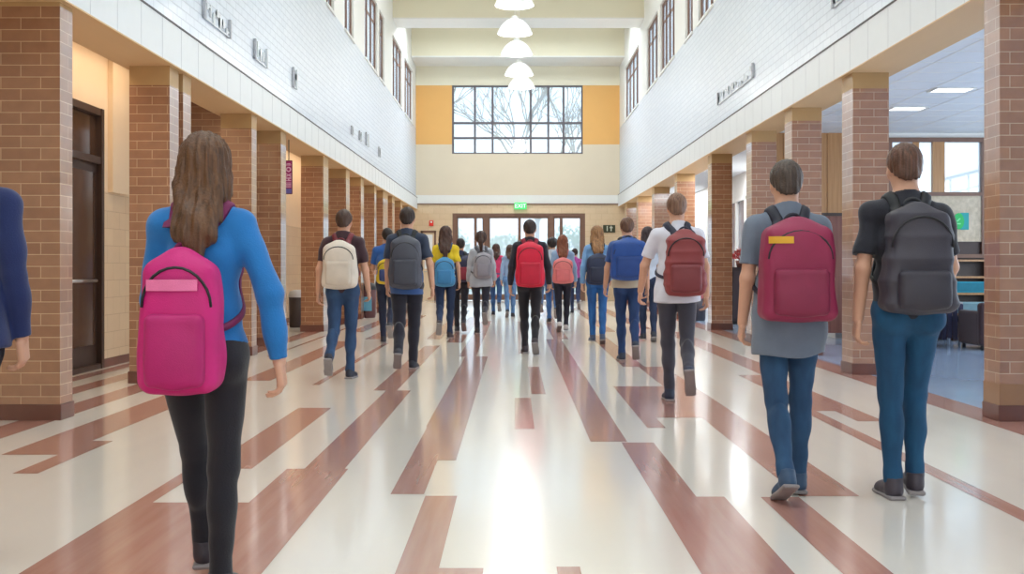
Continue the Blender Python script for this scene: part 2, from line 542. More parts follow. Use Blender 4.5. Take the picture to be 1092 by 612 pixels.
# ================================================================== brick columns
def column(x0, x1, y0, y1, zt, cap, tanb, label, bm=None):
    root = empty('brick_column', ((x0 + x1) / 2, (y0 + y1) / 2, 0), label, 'column', 'brick columns along the hall', kind='structure')
    ox, oy = (x0 + x1) / 2, (y0 + y1) / 2
    s = MB()
    z0 = 0.12 + (0.16 if tanb else 0)
    s.box(x0 - ox, x1 - ox, y0 - oy, y1 - oy, z0, zt - cap)
    so = s.build('shaft', bm or M_BRICK, root)
    # continuous running bond round the corner: u along the perimeter
    me = so.data
    uvd = me.uv_layers[0].data
    for p in me.polygons:
        n = p.normal
        for li in p.loop_indices:
            v = me.vertices[me.loops[li].vertex_index].co
            if abs(n.x) > 0.5:
                u = (v.y - (y0 - oy)) * (1 if n.x > 0 else -1) + (x1 - x0 if n.x > 0 else 0)
            else:
                u = v.x - (x0 - ox)
            uvd[li].uv = (u + 0.074, v.z)
    c = MB()
    c.box(x0 - ox, x1 - ox, y0 - oy, y1 - oy, zt - cap, zt)
    c.build('cap', M_CAP, root)
    e = 0.012
    f = MB()
    f.box(x0 - ox - e, x1 - ox + e, y0 - oy - e, y1 - oy + e, 0.0, 0.12, 0)
    f.build('base', M_BASE, root, bevel=0.004)
    if tanb:
        t = MB(); t.box(x0 - ox - .004, x1 - ox + .004, y0 - oy - .004, y1 - oy + .004, 0.12, 0.28)
        t.build('base_block', M_TANBASE, root)
    return root

ordw = ['nearest', 'second', 'third', 'fourth', 'fifth', 'sixth', 'seventh', 'eighth', 'ninth', 'tenth', 'eleventh', 'twelfth', 'thirteenth']
colL = [(8.46, 8.70, 0.52), (11.15, 11.45, 0.40), (11.60, 11.88, 0.40), (14.62, 14.9, 0.40), (16.45, 16.82, 0.40), (20.1, 20.65, 0.40), (22.8, 23.3, 0.40), (25.0, 25.5, 0.40), (27.4, 27.8, 0.4), (29.2, 30.3, 0.4), (31.4, 32.0, 0.4), (33.7, 34.2, 0.4), (36.2, 36.8, 0.4)]
for i, (y0, y1, wd) in enumerate(colL):
    column(HL - wd, HL, y0, y1, SOFL, 0.03 if i == 0 else 0.19, False,
           '%s brown brick column from the camera on the left side of the hall' % ordw[i], M_BRICK)
colR = [(8.40, 8.68, 0.42), (12.05, 12.45, 0.385), (14.7, 15.1, 0.39), (17.2, 17.6, 0.38), (20.7, 21.1, 0.38), (25.1, 25.5, 0.4), (29.2, 29.7, 0.4), (33.0, 33.5, 0.4), (36.4, 37.0, 0.4)]
for i, (y0, y1, wd) in enumerate(colR):
    column(HR, HR + wd, y0, y1, SOFR, 0.03 if i == 0 else 0.17, i == 0,
           '%s brick column from the camera on the right side of the hall' % ordw[i], M_BRICK2)

# ================================================================== left aisle
AX = -4.72
a = MB()
a.box(AX - 0.2, AX, -3.0, 11.55, 0.0, 3.8, 0)
a.box(AX - 0.2, AX, 11.55, 12.86, 2.95, 3.8, 0)
a.box(AX - 0.2, AX, 12.86, YE, 2.02, 3.8, 0)
a.box(AX - 0.2, AX + 0.012, 12.86, YE, 0.10, 2.02, 1)
a.box(AX - 0.2, AX + 0.06, 13.05, 13.6, 2.02, 3.8, 0)
struct(a.build('wall_left_aisle', [M_CREAMWALL, M_TILE]))
a = MB(); a.box(AX - 0.1, AX + 0.022, 12.86, YE, 0, 0.10); struct(a.build('baseboard_left', M_BASE))
a = MB(); a.box(AX - 0.2, -3.88, -3.0, YE, 3.66, 3.8); struct(a.build('ceiling_left_aisle', M_SOFFIT))
# brick return against the aisle wall behind the fourth column
a = MB(); a.box(AX, -4.02, 15.65, 15.95, 0, 3.66); struct(a.build('wall_brick_return', M_BRICK))
# dark glazed door with a transom
fr = MB()
y0, y1 = 11.55, 12.86
for ya, yb_ in ((y0, y0 + 0.08), (y1 - 0.08, y1)):
    fr.box(AX - 0.10, AX + 0.03, ya, yb_, 0, 2.95)
for za, zb_ in ((2.87, 2.95), (2.32, 2.40), (0.0, 0.06)):
    fr.box(AX - 0.09, AX + 0.02, y0 + 0.08, y1 - 0.08, za, zb_)
fr.box(AX - 0.16, AX - 0.09, y0, y1, 0, 2.95)
root = struct(fr.build('door_3', M_DKFRAME))
l = MB(); l.box(AX - 0.07, AX - 0.03, y0 + 0.08, y1 - 0.08, 0.06, 2.32); lo = l.build('door_leaf', M_DKFRAME, root)
g = MB(); g.box(AX - 0.035, AX - 0.022, y0 + 0.17, y1 - 0.17, 0.28, 2.22); g.build('pane', M_DKGLASS, lo)
g = MB(); g.tube([(AX + 0.02, y0 + 0.22, 1.0), (AX + 0.02, y1 - 0.22, 1.0)], 0.018); g.build('push_bar', M_STEEL, lo)
g = MB(); g.box(AX - 0.06, AX - 0.04, y0 + 0.08, y1 - 0.08, 2.40, 2.87); g.build('transom_pane', M_DKGLASS, root)

# ================================================================== right room and right aisle
r = MB()
r.box(4.10, 10.2, -3.0, 18.3, 3.30, 3.45, 0)
r.box(4.10, 5.4, 18.3, YE, 3.30, 3.45, 0)
y = 1.0
while y < 18:
    r.box(4.10, 10.2, y, y + 0.02, 3.297, 3.30, 1); y += 0.6
x = 4.4
while x < 10:
    r.box(x, x + 0.02, -3, 18.0, 3.297, 3.30, 1); x += 0.6
struct(r.build('ceiling_right_room', [M_WHITECEIL, M_WHITE]))
# wall at the far side of the room: oak panels on the left, a glazed screen on the right
YW = 18.0
r = MB()
r.box(3.95, 5.98, YW, YW + 0.25, 2.0, 3.30, 0)
r.box(3.95, 5.98, YW, YW + 0.25, 0.1, 2.0, 1)
for xx in (4.3, 4.65, 5.0, 5.35, 5.7):
    r.box(xx, xx + 0.02, YW - 0.012, YW, 2.0, 3.28, 0)
r.box(3.95, 5.98, YW - 0.02, YW, 1.97, 2.02, 2)
r.box(5.98, 10.2, YW, YW + 0.25, 0.0, 1.56, 3)
r.box(7.52, 10.2, YW, YW + 0.25, 1.56, 3.30, 4)
r.box(5.98, 7.52, YW, YW + 0.25, 3.22, 3.30, 4); r.box(5.98, 7.52, YW + 0.06, YW + 0.25, 1.56, 2.29, 4)
struct(r.build('wall_room_back', [M_WOOD, M_REDWOOD, M_DKFRAME, mat('dark_counter_wall', rgb(70, 52, 50), 0.5, var=0.2), M_WHITE]))
# screen frame
fr = MB()
for xa, xc in ((5.95, 6.02), (7.45, 7.52)):
    fr.box(xa, xc, YW - 0.06, YW + 0.05, 1.30, 3.22)
fr.box(5.95, 7.52, YW - 0.055, YW + 0.045, 3.15, 3.22); fr.box(5.95, 7.52, YW - 0.055, YW + 0.045, 2.29, 2.35); fr.box(5.95, 7.52, YW - 0.055, YW + 0.045, 1.30, 1.36)
fr.box(6.67, 6.86, YW - 0.05, YW + 0.04, 2.35, 3.15, 1); fr.box(6.02, 6.40, YW - 0.03, YW + 0.04, 2.35, 2.60, 1); fr.box(6.36, 6.46, YW - 0.03, YW + 0.04, 2.60, 3.15, 1)
root = struct(fr.build('window_13', [M_FRAME, M_WOOD]))
g = MB(); g.box(6.02, 7.45, YW + 0.01, YW + 0.02, 2.35, 3.15); g.build('window_pane', M_GLARE_PANE, root)
g = MB()                                                            # white stair rail outside the pane
g.tube([(6.9, YW + 0.6, 2.55), (7.8, YW + 0.6, 2.78)], 0.03); g.tube([(6.9, YW + 0.6, 2.30), (7.8, YW + 0.6, 2.53)], 0.02)
for xx in (6.9, 7.2, 7.5, 7.8):
    g.tube([(xx, YW + 0.6, -0.05), (xx, YW + 0.6, 2.55 + (xx - 6.9) * 0.2555)], 0.02)
tag(g.build('stair_railing', M_WHITE), 'white sloping stair railing seen through the right-hand window pane', 'railing')
# pinboard
g = MB(); g.box(6.02, 7.45, YW - 0.035, YW - 0.01, 1.56, 2.29); 
pb = tag(g.build('pinboard', mat('cork_cream', rgb(222, 208, 186), 0.8, nscale=(18, 18, 14), col2=rgb(196, 182, 158), bump=0.4)), 'cream pinboard below the window in the room on the right', 'notice board')
g = MB(); g.box(gx(1023, YW), gx(1032, YW), YW - 0.045, YW - 0.037, gz(245, YW), gz(227, YW))
tag(g.build('teal_card', mat('teal_card', rgb(40, 168, 170), 0.6)), 'square teal card pinned on the cream board', 'card')
g = MB()
n = 20; cx_, cz_ = gx(1021, YW), gz(236, YW)
ring = [(cx_ + 0.085 * math.cos(2 * PI * k / n), cz_ + 0.13 * math.sin(2 * PI * k / n)) for k in range(n)]
g.face([(x, YW - 0.058, z) for x, z in ring]); 
for k in range(n):
    (xa, za), (xc, zc) = ring[k], ring[(k + 1) % n]
    g.face([(xa, YW - 0.058, za), (xa, YW - 0.048, za), (xc, YW - 0.048, zc), (xc, YW - 0.058, zc)])
for q in ([(-.03, -.05), (.03, -.05), (.03, -.03), (-.03, -.03)], [(-.04, .0), (.01, .05), (.03, .04), (-.02, -.01)]):
    g.face([(cx_ + a_, YW - 0.0595, cz_ + c_) for a_, c_ in q], 1)
tag(g.build('green_badge', [mat('green_badge', rgb(28, 190, 96), 0.5), mat('pale_green', rgb(120, 226, 160), 0.5)]), 'bright green oval badge pinned beside the teal card', 'badge')
# side wall of the right aisle past the room, with a white-framed window
r = MB()
r.box(5.2, 5.4, 18.25, 25.2, 0, 3.3, 0); r.box(5.2, 5.4, 27.4, YE, 0, 3.3, 0); r.box(5.2, 5.4, 25.2, 27.4, 0, 0.9, 0); r.box(5.2, 5.4, 25.2, 27.4, 2.75, 3.3, 0)
struct(r.build('wall_right_aisle', M_WHITE))
fr = MB()
for ya, yb_ in ((25.2, 25.28), (26.26, 26.34), (27.32, 27.4)):
    fr.box(5.15, 5.3, ya, yb_, 0.9, 2.75)
fr.box(5.16, 5.29, 25.2, 27.4, 2.67, 2.75); fr.box(5.12, 5.29, 25.2, 27.4, 0.9, 0.98)
root = struct(fr.build('window_14', M_WHITE))
g = MB(); g.box(5.22, 5.23, 25.28, 27.32, 0.98, 2.67); g.build('window_pane', mat('grey_pane', rgb(132, 132, 146), 0.15, var=0.3, nscale=(1, 1, 4)), root)
# room outer wall with a ribbon of windows (daylight side)
r = MB()
r.box(10.0, 10.2, -3, 18.3, 0, 0.9, 0); r.box(10.0, 10.2, -3, 18.3, 3.1, 3.45, 0)
for ya in (-3, 1.0, 5.0, 9.0, 13.0, 17.9):
    r.box(10.0, 10.2, ya, ya + 0.35, 0.9, 3.1, 0)
struct(r.build('wall_right_outer', M_WHITE))
r = MB(); r.box(-6.0, 10.2, -3.3, -3.0, 0, CEIL + 0.1); struct(r.build('wall_front', M_WHITE))
# left outer return walls that close the aisle near the camera
# ================================================================== smooth implicit surfaces (bodies, clothes, bags)
def _ax(P):
    return P[0], P[1], P[2]

class SDF:
    """a list of shapes blended smoothly; mesh() turns their zero surface into quads"""
    def __init__(self):
        self.p = []          # (lo, hi, func, k, op)
        self.post = []       # functions f(field, x, y, z) -> field
    def add(self, lo, hi, fn, k=0.02, op='u'):
        self.p.append((np.array(lo, float), np.array(hi, float), fn, k, op))
    def cone(self, a, b, ra, rb, k=0.02, sy=1.0, sx=1.0, cuts=(), op='u'):
        a = np.array(a, float); b = np.array(b, float)
        S = np.array([1 / sx, 1 / sy, 1.0])
        A, B = a * S, b * S
        d = B - A
        L2 = max(float(d @ d), 1e-9)
        ms = min(1.0, sx, sy)
        cuts = [(np.array(c, float), np.array(n, float) / np.linalg.norm(n)) for c, n in cuts]
        def fn(x, y, z):
            px, py, pz = x * S[0] - A[0], y * S[1] - A[1], z - A[2]
            t = np.clip((px * d[0] + py * d[1] + pz * d[2]) / L2, 0, 1)
            r = ra + (rb - ra) * t
            q = (np.sqrt((px - d[0] * t) ** 2 + (py - d[1] * t) ** 2 + (pz - d[2] * t) ** 2) - r) * ms
            for c, n in cuts:
                q = np.maximum(q, (x - c[0]) * n[0] + (y - c[1]) * n[1] + (z - c[2]) * n[2])
            return q
        R = max(ra, rb) * np.array([sx, sy, 1.0])
        self.add(np.minimum(a - R, b - R), np.maximum(a + R, b + R), fn, k, op)
    def ell(self, c, r, k=0.02, op='u', rot=None):
        c = np.array(c, float); r = np.array(r, float)
        M = np.array(rot) if rot is not None else None      # rows: the ellipsoid's own axes
        def fn(x, y, z):
            px, py, pz = x - c[0], y - c[1], z - c[2]
            if M is not None:
                px, py, pz = (M[0][0] * px + M[0][1] * py + M[0][2] * pz, M[1][0] * px + M[1][1] * py + M[1][2] * pz, M[2][0] * px + M[2][1] * py + M[2][2] * pz)
            k0 = np.sqrt((px / r[0]) ** 2 + (py / r[1]) ** 2 + (pz / r[2]) ** 2)
            k1 = np.sqrt((px / r[0] ** 2) ** 2 + (py / r[1] ** 2) ** 2 + (pz / r[2] ** 2) ** 2)
            return k0 * (k0 - 1) / np.maximum(k1, 1e-6)
        e = r if M is None else np.full(3, r.max())
        self.add(c - e, c + e, fn, k, op)
    def box(self, c, h, rd, k=0.02, op='u', rot=None, taper=0.0):
        """rounded box: centre, half size, corner radius; rot rows are its axes; taper narrows x and y towards the top"""
        c = np.array(c, float); h = np.array(h, float)
        M = np.array(rot) if rot is not None else np.eye(3)
        def fn(x, y, z):
            px, py, pz = x - c[0], y - c[1], z - c[2]
            px, py, pz = (M[0][0] * px + M[0][1] * py + M[0][2] * pz, M[1][0] * px + M[1][1] * py + M[1][2] * pz, M[2][0] * px + M[2][1] * py + M[2][2] * pz)
            sc = 1.0
            if taper:
                sc = 1 - taper * np.clip(pz / h[2], -1, 1)
            qx, qy, qz = np.abs(px) / sc - (h[0] - rd), np.abs(py) / sc - (h[1] - rd), np.abs(pz) - (h[2] - rd)
            o = np.sqrt(np.maximum(qx, 0) ** 2 + np.maximum(qy, 0) ** 2 + np.maximum(qz, 0) ** 2)
            return o + np.minimum(np.maximum(np.maximum(qx, qy), qz), 0) - rd
        e = np.abs(M.T) @ h * (1 + abs(taper))
        self.add(c - e, c + e, fn, k, op)
    @staticmethod
    def _op(f, d, k, op):
        if op == 'u':
            h = np.clip(0.5 + 0.5 * (d - f) / k, 0, 1)
            return d + (f - d) * h - k * h * (1 - h)
        if op == 's':                                        # carve away
            d = -d
        h = np.clip(0.5 - 0.5 * (d - f) / k, 0, 1)
        return d + (f - d) * h + k * h * (1 - h)
    def at(self, P):
        x, y, z = P[:, 0], P[:, 1], P[:, 2]
        f = np.full(len(P), 0.6)
        for lo, hi, fn, k, op in self.p:
            f = self._op(f, fn(x, y, z), k, op)
        return f
    def mesh(self, vox):
        us = [q for q in self.p if q[4] == 'u']
        lo = np.min([q[0] for q in us], axis=0) - 3 * vox
        hi = np.max([q[1] for q in us], axis=0) + 3 * vox
        n = np.ceil((hi - lo) / vox).astype(int) + 1
        ax = [lo[i] + vox * np.arange(n[i]) for i in range(3)]
        f = np.full(n, 0.6, dtype=np.float32)
        for l, h, fn, k, op in self.p:
            m = 1.6 * k + 2.5 * vox
            i0 = np.clip(np.floor((l - m - lo) / vox).astype(int), 0, n - 1)
            i1 = np.clip(np.ceil((h + m - lo) / vox).astype(int) + 1, 1, n)
            if np.any(i1 <= i0):
                continue
            s = tuple(slice(i0[i], i1[i]) for i in range(3))
            d = fn(ax[0][s[0]][:, None, None], ax[1][s[1]][None, :, None], ax[2][s[2]][None, None, :])
            f[s] = self._op(f[s], d, k, op)
        for g in self.post:
            f = g(f, ax[0][:, None, None], ax[1][None, :, None], ax[2][None, None, :]).astype(np.float32)
        return surface_nets(f, lo, vox)

def surface_nets(f, lo, vox):
    s = f < 0
    cs = [s[i:s.shape[0] - 1 + i, j:s.shape[1] - 1 + j, k:s.shape[2] - 1 + k] for i in (0, 1) for j in (0, 1) for k in (0, 1)]
    cnt = np.zeros(cs[0].shape, np.int8)
    for c in cs:
        cnt += c
    act = (cnt > 0) & (cnt < 8)
    I = np.argwhere(act)
    idx = np.full(act.shape, -1, np.int64)
    idx[act] = np.arange(len(I))
    off = [(i, j, k) for i in (0, 1) for j in (0, 1) for k in (0, 1)]
    val = {o: f[I[:, 0] + o[0], I[:, 1] + o[1], I[:, 2] + o[2]] for o in off}
    acc = np.zeros((len(I), 3)); num = np.zeros(len(I))
    for a in off:
        for d in range(3):
            if a[d] == 0:
                b = list(a); b[d] = 1; b = tuple(b)
                va, vb = val[a], val[b]
                cr = (va < 0) != (vb < 0)
                t = np.where(cr, va / np.where(cr, va - vb, 1), 0)
                p = np.tile(np.array(a, float), (len(I), 1))
                p[:, d] = t
                acc += p * cr[:, None]
                num += cr
    V = (I + acc / num[:, None]) * vox + lo
    Q = []
    for d in range(3):
        u, w = (d + 1) % 3, (d + 2) % 3
        sl0 = [slice(None)] * 3; sl1 = [slice(None)] * 3
        sl0[d] = slice(0, -1); sl1[d] = slice(1, None)
        a, b = s[tuple(sl0)], s[tuple(sl1)]
        E = np.argwhere(a != b)
        E = E[(E[:, u] > 0) & (E[:, w] > 0) & (E[:, u] < s.shape[u] - 1) & (E[:, w] < s.shape[w] - 1)]
        ins = a[E[:, 0], E[:, 1], E[:, 2]]
        def cell(du, dw):
            c = E.copy(); c[:, u] -= du; c[:, w] -= dw
            return idx[c[:, 0], c[:, 1], c[:, 2]]
        q = np.stack([cell(1, 1), cell(0, 1), cell(0, 0), cell(1, 0)], 1)
        q[~ins] = q[~ins][:, ::-1]
        Q.append(q)
    return V, np.concatenate(Q)

def relax(V, Q, it=2, lam=0.5):
    e = np.concatenate([Q[:, [0, 1]], Q[:, [1, 2]], Q[:, [2, 3]], Q[:, [3, 0]]])
    e = np.concatenate([e, e[:, ::-1]])
    for i in range(it):
        for l in (lam, -lam * 1.03):
            S = np.zeros_like(V); N = np.zeros(len(V))
            np.add.at(S, e[:, 0], V[e[:, 1]]); np.add.at(N, e[:, 0], 1)
            V = V + l * (S / np.maximum(N, 1)[:, None] - V)
    return V

def mesh_obj(name, parts, mats, parent=None, scale=1.0, smooth_it=2):
    """parts: list of (V, Q) joined in one mesh"""
    vs, qs, n = [], [], 0
    for V, Q in parts:
        V = relax(V, Q, smooth_it) if smooth_it else V
        vs.append(V); qs.append(Q + n); n += len(V)
    V = np.concatenate(vs) * scale
    Q = np.concatenate(qs)
    me = bpy.data.meshes.new(name)
    me.vertices.add(len(V)); me.loops.add(len(Q) * 4); me.polygons.add(len(Q))
    me.vertices.foreach_set('co', V.astype(np.float32).ravel())
    me.loops.foreach_set('vertex_index', Q.astype(np.int32).ravel())
    me.polygons.foreach_set('loop_start', np.arange(0, len(Q) * 4, 4, dtype=np.int32))
    me.polygons.foreach_set('use_smooth', np.ones(len(Q), dtype=bool))
    me.update(calc_edges=True)
    me.validate()
    for m in (mats if isinstance(mats, (list, tuple)) else [mats]):
        me.materials.append(m)
    o = bpy.data.objects.new(name, me)
    COL.objects.link(o)
    if parent:
        o.parent = parent
    return o

def folds(amp, seed, zs=26.0):
    """soft cloth creases"""
    r = np.random.RandomState(seed)
    w = [(r.uniform(-14, 14), r.uniform(-14, 14), r.uniform(zs * 0.6, zs * 1.6), r.uniform(0, 6.28)) for _ in range(4)]
    def g(f, x, y, z):
        n = 0
        for a, b, c, ph in w:
            n = n + np.sin(a * x + b * y + c * z + ph)
        return f + amp * 0.5 * n * (1 - np.clip(f * 8, 0, 1))
    return g
# ================================================================== people and their bags
_mc = {}
def cloth(r, g, b, rough=0.85, kind='cloth'):
    key = (r, g, b, kind)
    if key not in _mc:
        if kind == 'denim':
            _mc[key] = mat('denim', rgb(r, g, b), 0.8, nscale=(14, 14, 5), col2=rgb(r * 0.72, g * 0.75, b * 0.8), bump=0.25, bscale=260)
        elif kind == 'hair':
            _mc[key] = mat('hair', rgb(r, g, b), 0.45, nscale=(90, 90, 5), col2=rgb(r * 0.62, g * 0.6, b * 0.58), bump=0.35, bscale=120, spec=0.4)
        elif kind == 'nylon':
            _mc[key] = mat('nylon', rgb(r, g, b), 0.55, var=0.12, nscale=(10, 10, 10), bump=0.2, bscale=300)
        elif kind == 'skin':
            _mc[key] = mat('skin', rgb(r, g, b), 0.5, var=0.07, nscale=(20, 20, 20))
        else:
            _mc[key] = mat('cloth', rgb(r, g, b), rough, var=0.12, nscale=(12, 12, 12), bump=0.2, bscale=180, sheen=0.2)
    return _mc[key]

SKIN = (216, 164, 136)
M_SOLE = mat('shoe_sole', rgb(150, 142, 142), 0.6, var=0.2)
D2R = PI / 180

def rotm(axis, a):
    return np.array(Matrix.Rotation(a, 3, axis))

def make_person(px, footy, H, label, vox=None, yaw=0.0, sex='m', legs=((8, 4, 0), (-16, 38, 52)), arms=((-12, 15, 9), (14, 18, 9)),
                top=(40, 44, 60), sleeve='short', hem=0.90, top_name='shirt', trousers=(38, 46, 70), tkind='denim', shoes=(50, 50, 62),
                hair='short', haircol=(64, 44, 34), pack=None, lean=2.0, skin=SKIN, head_yaw=0.0, base_y=None, under=None, tw=1.0):
    """a person walking away from the camera (+y); legs/arms are (left, right): leg = hip swing, knee bend, foot pitch; arm = swing, elbow, spread (degrees)"""
    Y = base_y if base_y else gy(footy)
    X = gx(px, Y)
    s = H / 1.75
    if vox is None:
        vox = 0.0065 if Y < 7 else 0.008 if Y < 13.5 else 0.010 if Y < 19 else 0.013
    root = empty('person', (X, Y, 0), label, 'person', 'students walking down the hall', rz=yaw * D2R)
    fem = sex == 'f'
    sw = 0.152 if fem else 0.172          # shoulder joint half distance
    hw = 0.088 if fem else 0.085
    # ---------------- skeleton
    J = []
    hz = 0.915
    for i, (hip, knee, foot) in enumerate(legs):
        sx = -1 if i == 0 else 1
        h = np.array([sx * hw, 0, hz])
        a = hip * D2R
        kn = h + 0.425 * np.array([0, math.sin(a), -math.cos(a)]) + np.array([-sx * 0.012, 0, 0])
        b = a - knee * D2R
        an = kn + 0.405 * np.array([0, math.sin(b), -math.cos(b)]) + np.array([-sx * 0.012, 0, 0])
        c = foot * D2R
        td = np.array([sx * 0.10, math.cos(c), -math.sin(c)]); td /= np.linalg.norm(td)
        up = np.array([0, math.sin(c), math.cos(c)])
        J.append((h, kn, an, td, up))
    low = min(min((an - 0.085 * up + 0.17 * td)[2], (an - 0.085 * up - 0.06 * td)[2]) for h, kn, an, td, up in J)
    dz = -low
    J = [(h + [0, 0, dz], kn + [0, 0, dz], an + [0, 0, dz], td, up) for h, kn, an, td, up in J]
    B = dz                                 # body height offset
    ly = math.sin(lean * D2R)
    P = lambda x, y, z: np.array([x, y + (z - 0.95) * ly, z + B])
    # ---------------- arms
    AR = []
    for i, (swg, elb, spr) in enumerate(arms):
        sx = -1 if i == 0 else 1
        S = P(sx * sw, -0.005, 1.412)
        a, ab = swg * D2R, spr * D2R
        d1 = np.array([sx * math.sin(ab), math.sin(a) * math.cos(ab), -math.cos(a) * math.cos(ab)])
        E = S + 0.285 * d1
        a2 = (swg + elb) * D2R; ab2 = ab * 0.35
        d2 = np.array([sx * math.sin(ab2), math.sin(a2) * math.cos(ab2), -math.cos(a2) * math.cos(ab2)])
        Wr = E + 0.250 * d2
        AR.append((S, E, Wr, d1, d2, sx))
    NK = P(0, -0.012, 1.47)
    HC = P(0, 0.022, 1.635)
    # ---------------- body: one continuous surface (skin)
    b = SDF()
    wr = 0.118 if fem else 0.135
    b.ell(P(0, 0, 0.94), (0.150, 0.098, 0.11), 0.04)
    b.ell(P(0, 0.005, 1.09), (wr, 0.088, 0.14), 0.05)
    b.ell(P(0, 0, 1.27), (0.148 if not fem else 0.128, 0.098, 0.17), 0.05)
    b.cone(P(-sw + .02, -0.01, 1.41), P(sw - .02, -0.01, 1.41), 0.046, 0.046, 0.05)
    b.cone(P(-.10, -0.015, 1.43), P(-.02, -0.015, 1.50), 0.035, 0.04, 0.03)
    b.cone(P(.10, -0.015, 1.43), P(.02, -0.015, 1.50), 0.035, 0.04, 0.03)
    nr = 0.050 if fem else 0.058
    b.cone(P(0, -0.012, 1.42), P(0, 0.008, 1.58), nr + .006, nr, 0.025)
    for h, kn, an, td, up in J:
        b.cone(h, kn, 0.072, 0.046, 0.03)
        b.cone(kn, an, 0.046, 0.032, 0.02)
        b.ell(kn * 0.68 + an * 0.32 - np.array([0, 0.018, 0]), (0.042, 0.045, 0.10), 0.03)
        b.cone(an - 0.045 * up - 0.03 * td, an - 0.055 * up + 0.12 * td, 0.03, 0.022, 0.03)
    for S, E, Wr, d1, d2, sx in AR:
        b.cone(S, E, 0.036 if fem else 0.041, 0.032 if fem else 0.036, 0.03)
        b.cone(E, Wr, 0.034 if fem else 0.039, 0.024 if fem else 0.027, 0.02)
    # head with a face (looking along +y)
    hy = rotm('Z', head_yaw * D2R)
    H3 = lambda x, y, z: HC + hy @ np.array([x, y, z])
    HR3 = hy.T
    b.ell(H3(0, -0.008, 0.022), (0.076, 0.094, 0.092), 0.02, rot=HR3)
    b.ell(H3(0, 0.022, -0.045), (0.058, 0.068, 0.068), 0.035, rot=HR3)
    b.ell(H3(0, 0.058, -0.088), (0.030, 0.026, 0.022), 0.025, rot=HR3)            # chin
    b.cone(H3(-.035, .080, .030), H3(.035, .080, .030), 0.012, 0.012, 0.018)      # brow
    b.cone(H3(0, .090, .016), H3(0, .108, -.022), 0.008, 0.014, 0.012)            # nose
    b.ell(H3(-.052, .045, -.02), (.022, .03, .03), 0.02, rot=HR3)
    b.ell(H3(.052, .045, -.02), (.022, .03, .03), 0.02, rot=HR3)
    for sx in (-1, 1):
        b.ell(H3(sx * .031, .090, .010), (.017, .014, .011), 0.008, op='s', rot=HR3)   # socket
        b.ell(H3(sx * .031, .078, .008), (.013, .013, .012), 0.003, rot=HR3)           # eye
        b.ell(H3(sx * .076, -.006, -.005), (.012, .020, .032), 0.008, rot=HR3)         # ear
        b.ell(H3(sx * .087, -.002, -.003), (.006, .010, .018), 0.005, op='s', rot=HR3)
    b.cone(H3(-.020, .086, -.050), H3(.020, .086, -.050), .008, .008, 0.006)      # lips
    b.cone(H3(-.017, .085, -.063), H3(.017, .085, -.063), .009, .009, 0.006)
    parts = [b.mesh(vox)]
    # hands: palm, four fingers of different length, thumb
    hv = min(vox, 0.0045 if Y < 7 else 0.006)
    for S, E, Wr, d1, d2, sx in AR:
        e1 = d2
        e2 = np.array([0, 1.0, 0.35]); e2 -= e1 * (e2 @ e1); e2 /= np.linalg.norm(e2)
        e3 = np.cross(e1, e2)
        if e3[0] * sx > 0:
            e3 = -e3                                          # palm faces the thigh
        h = SDF()
        Q = lambda a, c, d: Wr + e1 * a + e2 * c + e3 * d
        h.cone(Q(-.05, 0, 0), Q(.0, 0, 0), 0.027, 0.025, 0.015)
        h.box(Q(.050, 0, 0), (0.046, 0.038, 0.014), 0.012, 0.015, rot=np.array([e1, e2, e3]))
        for q, (oy, L) in enumerate(((.029, .072), (.010, .080), (-.009, .074), (-.027, .058))):
            p0 = Q(.088, oy, 0.0); cur = 14 * D2R; prev = p0; rr = 0.0088 - 0.0006 * (q == 3)
            for k_, fr in enumerate((.45, .32, .23)):
                cur += (22, 26, 20)[k_] * D2R * (1 + .12 * q)
                nx_ = prev + (e1 * math.cos(cur) + e3 * math.sin(cur)) * L * fr
                h.cone(prev, nx_, rr, rr - .0008, 0.004); rr -= .0008; prev = nx_
        t0, t1, t2, t3 = Q(.022, .028, .004), Q(.050, .052, .014), Q(.078, .058, .022), Q(.098, .054, .028)
        h.cone(t0, t1, .015, .012, 0.010); h.cone(t1, t2, .0115, .010, 0.005); h.cone(t2, t3, .010, .0085, 0.004)
        parts.append(h.mesh(hv))
    mesh_obj('body', parts, cloth(*skin, kind='skin'), root, s)
    # ---------------- trousers
    t = SDF()
    t.ell(P(0, -0.002, 0.94), (0.168 if fem else 0.160, 0.118, 0.125), 0.04)
    t.ell(P(0, 0, 1.02), (wr + .022, 0.105, 0.08), 0.04)
    for (h, kn, an, td, up), sx in zip(J, (-1, 1)):
        t.ell(h + np.array([0.004 * sx, -0.052, -0.015]), (0.082, 0.078, 0.085), 0.03)
        t.cone(h, kn, 0.088 * tw, 0.058 * tw, 0.028)
        dn = an - kn
        t.cone(kn, an, 0.057 * tw, 0.042 * tw, 0.02, cuts=[(an + dn * 0.02, dn)])
        t.ell(kn * 0.68 + an * 0.32 - np.array([0, 0.018, 0]), (0.052 * tw, 0.054 * tw, 0.11), 0.03)
        t.cone(kn * 0.12 + an * 0.88, an + dn * 0.02, 0.044 * tw, 0.046 * tw, 0.012, cuts=[(an + dn * 0.02, dn)])
    top_z = 1.045 + B
    t.post.append(lambda f, x, y, z: np.maximum(f, z - top_z))
    t.post.append(folds(0.0018 if tw < 1 else 0.0032, len(label) * 7 % 100, 34))
    mesh_obj('trousers', [t.mesh(vox)], cloth(*trousers, kind=tkind), root, s)
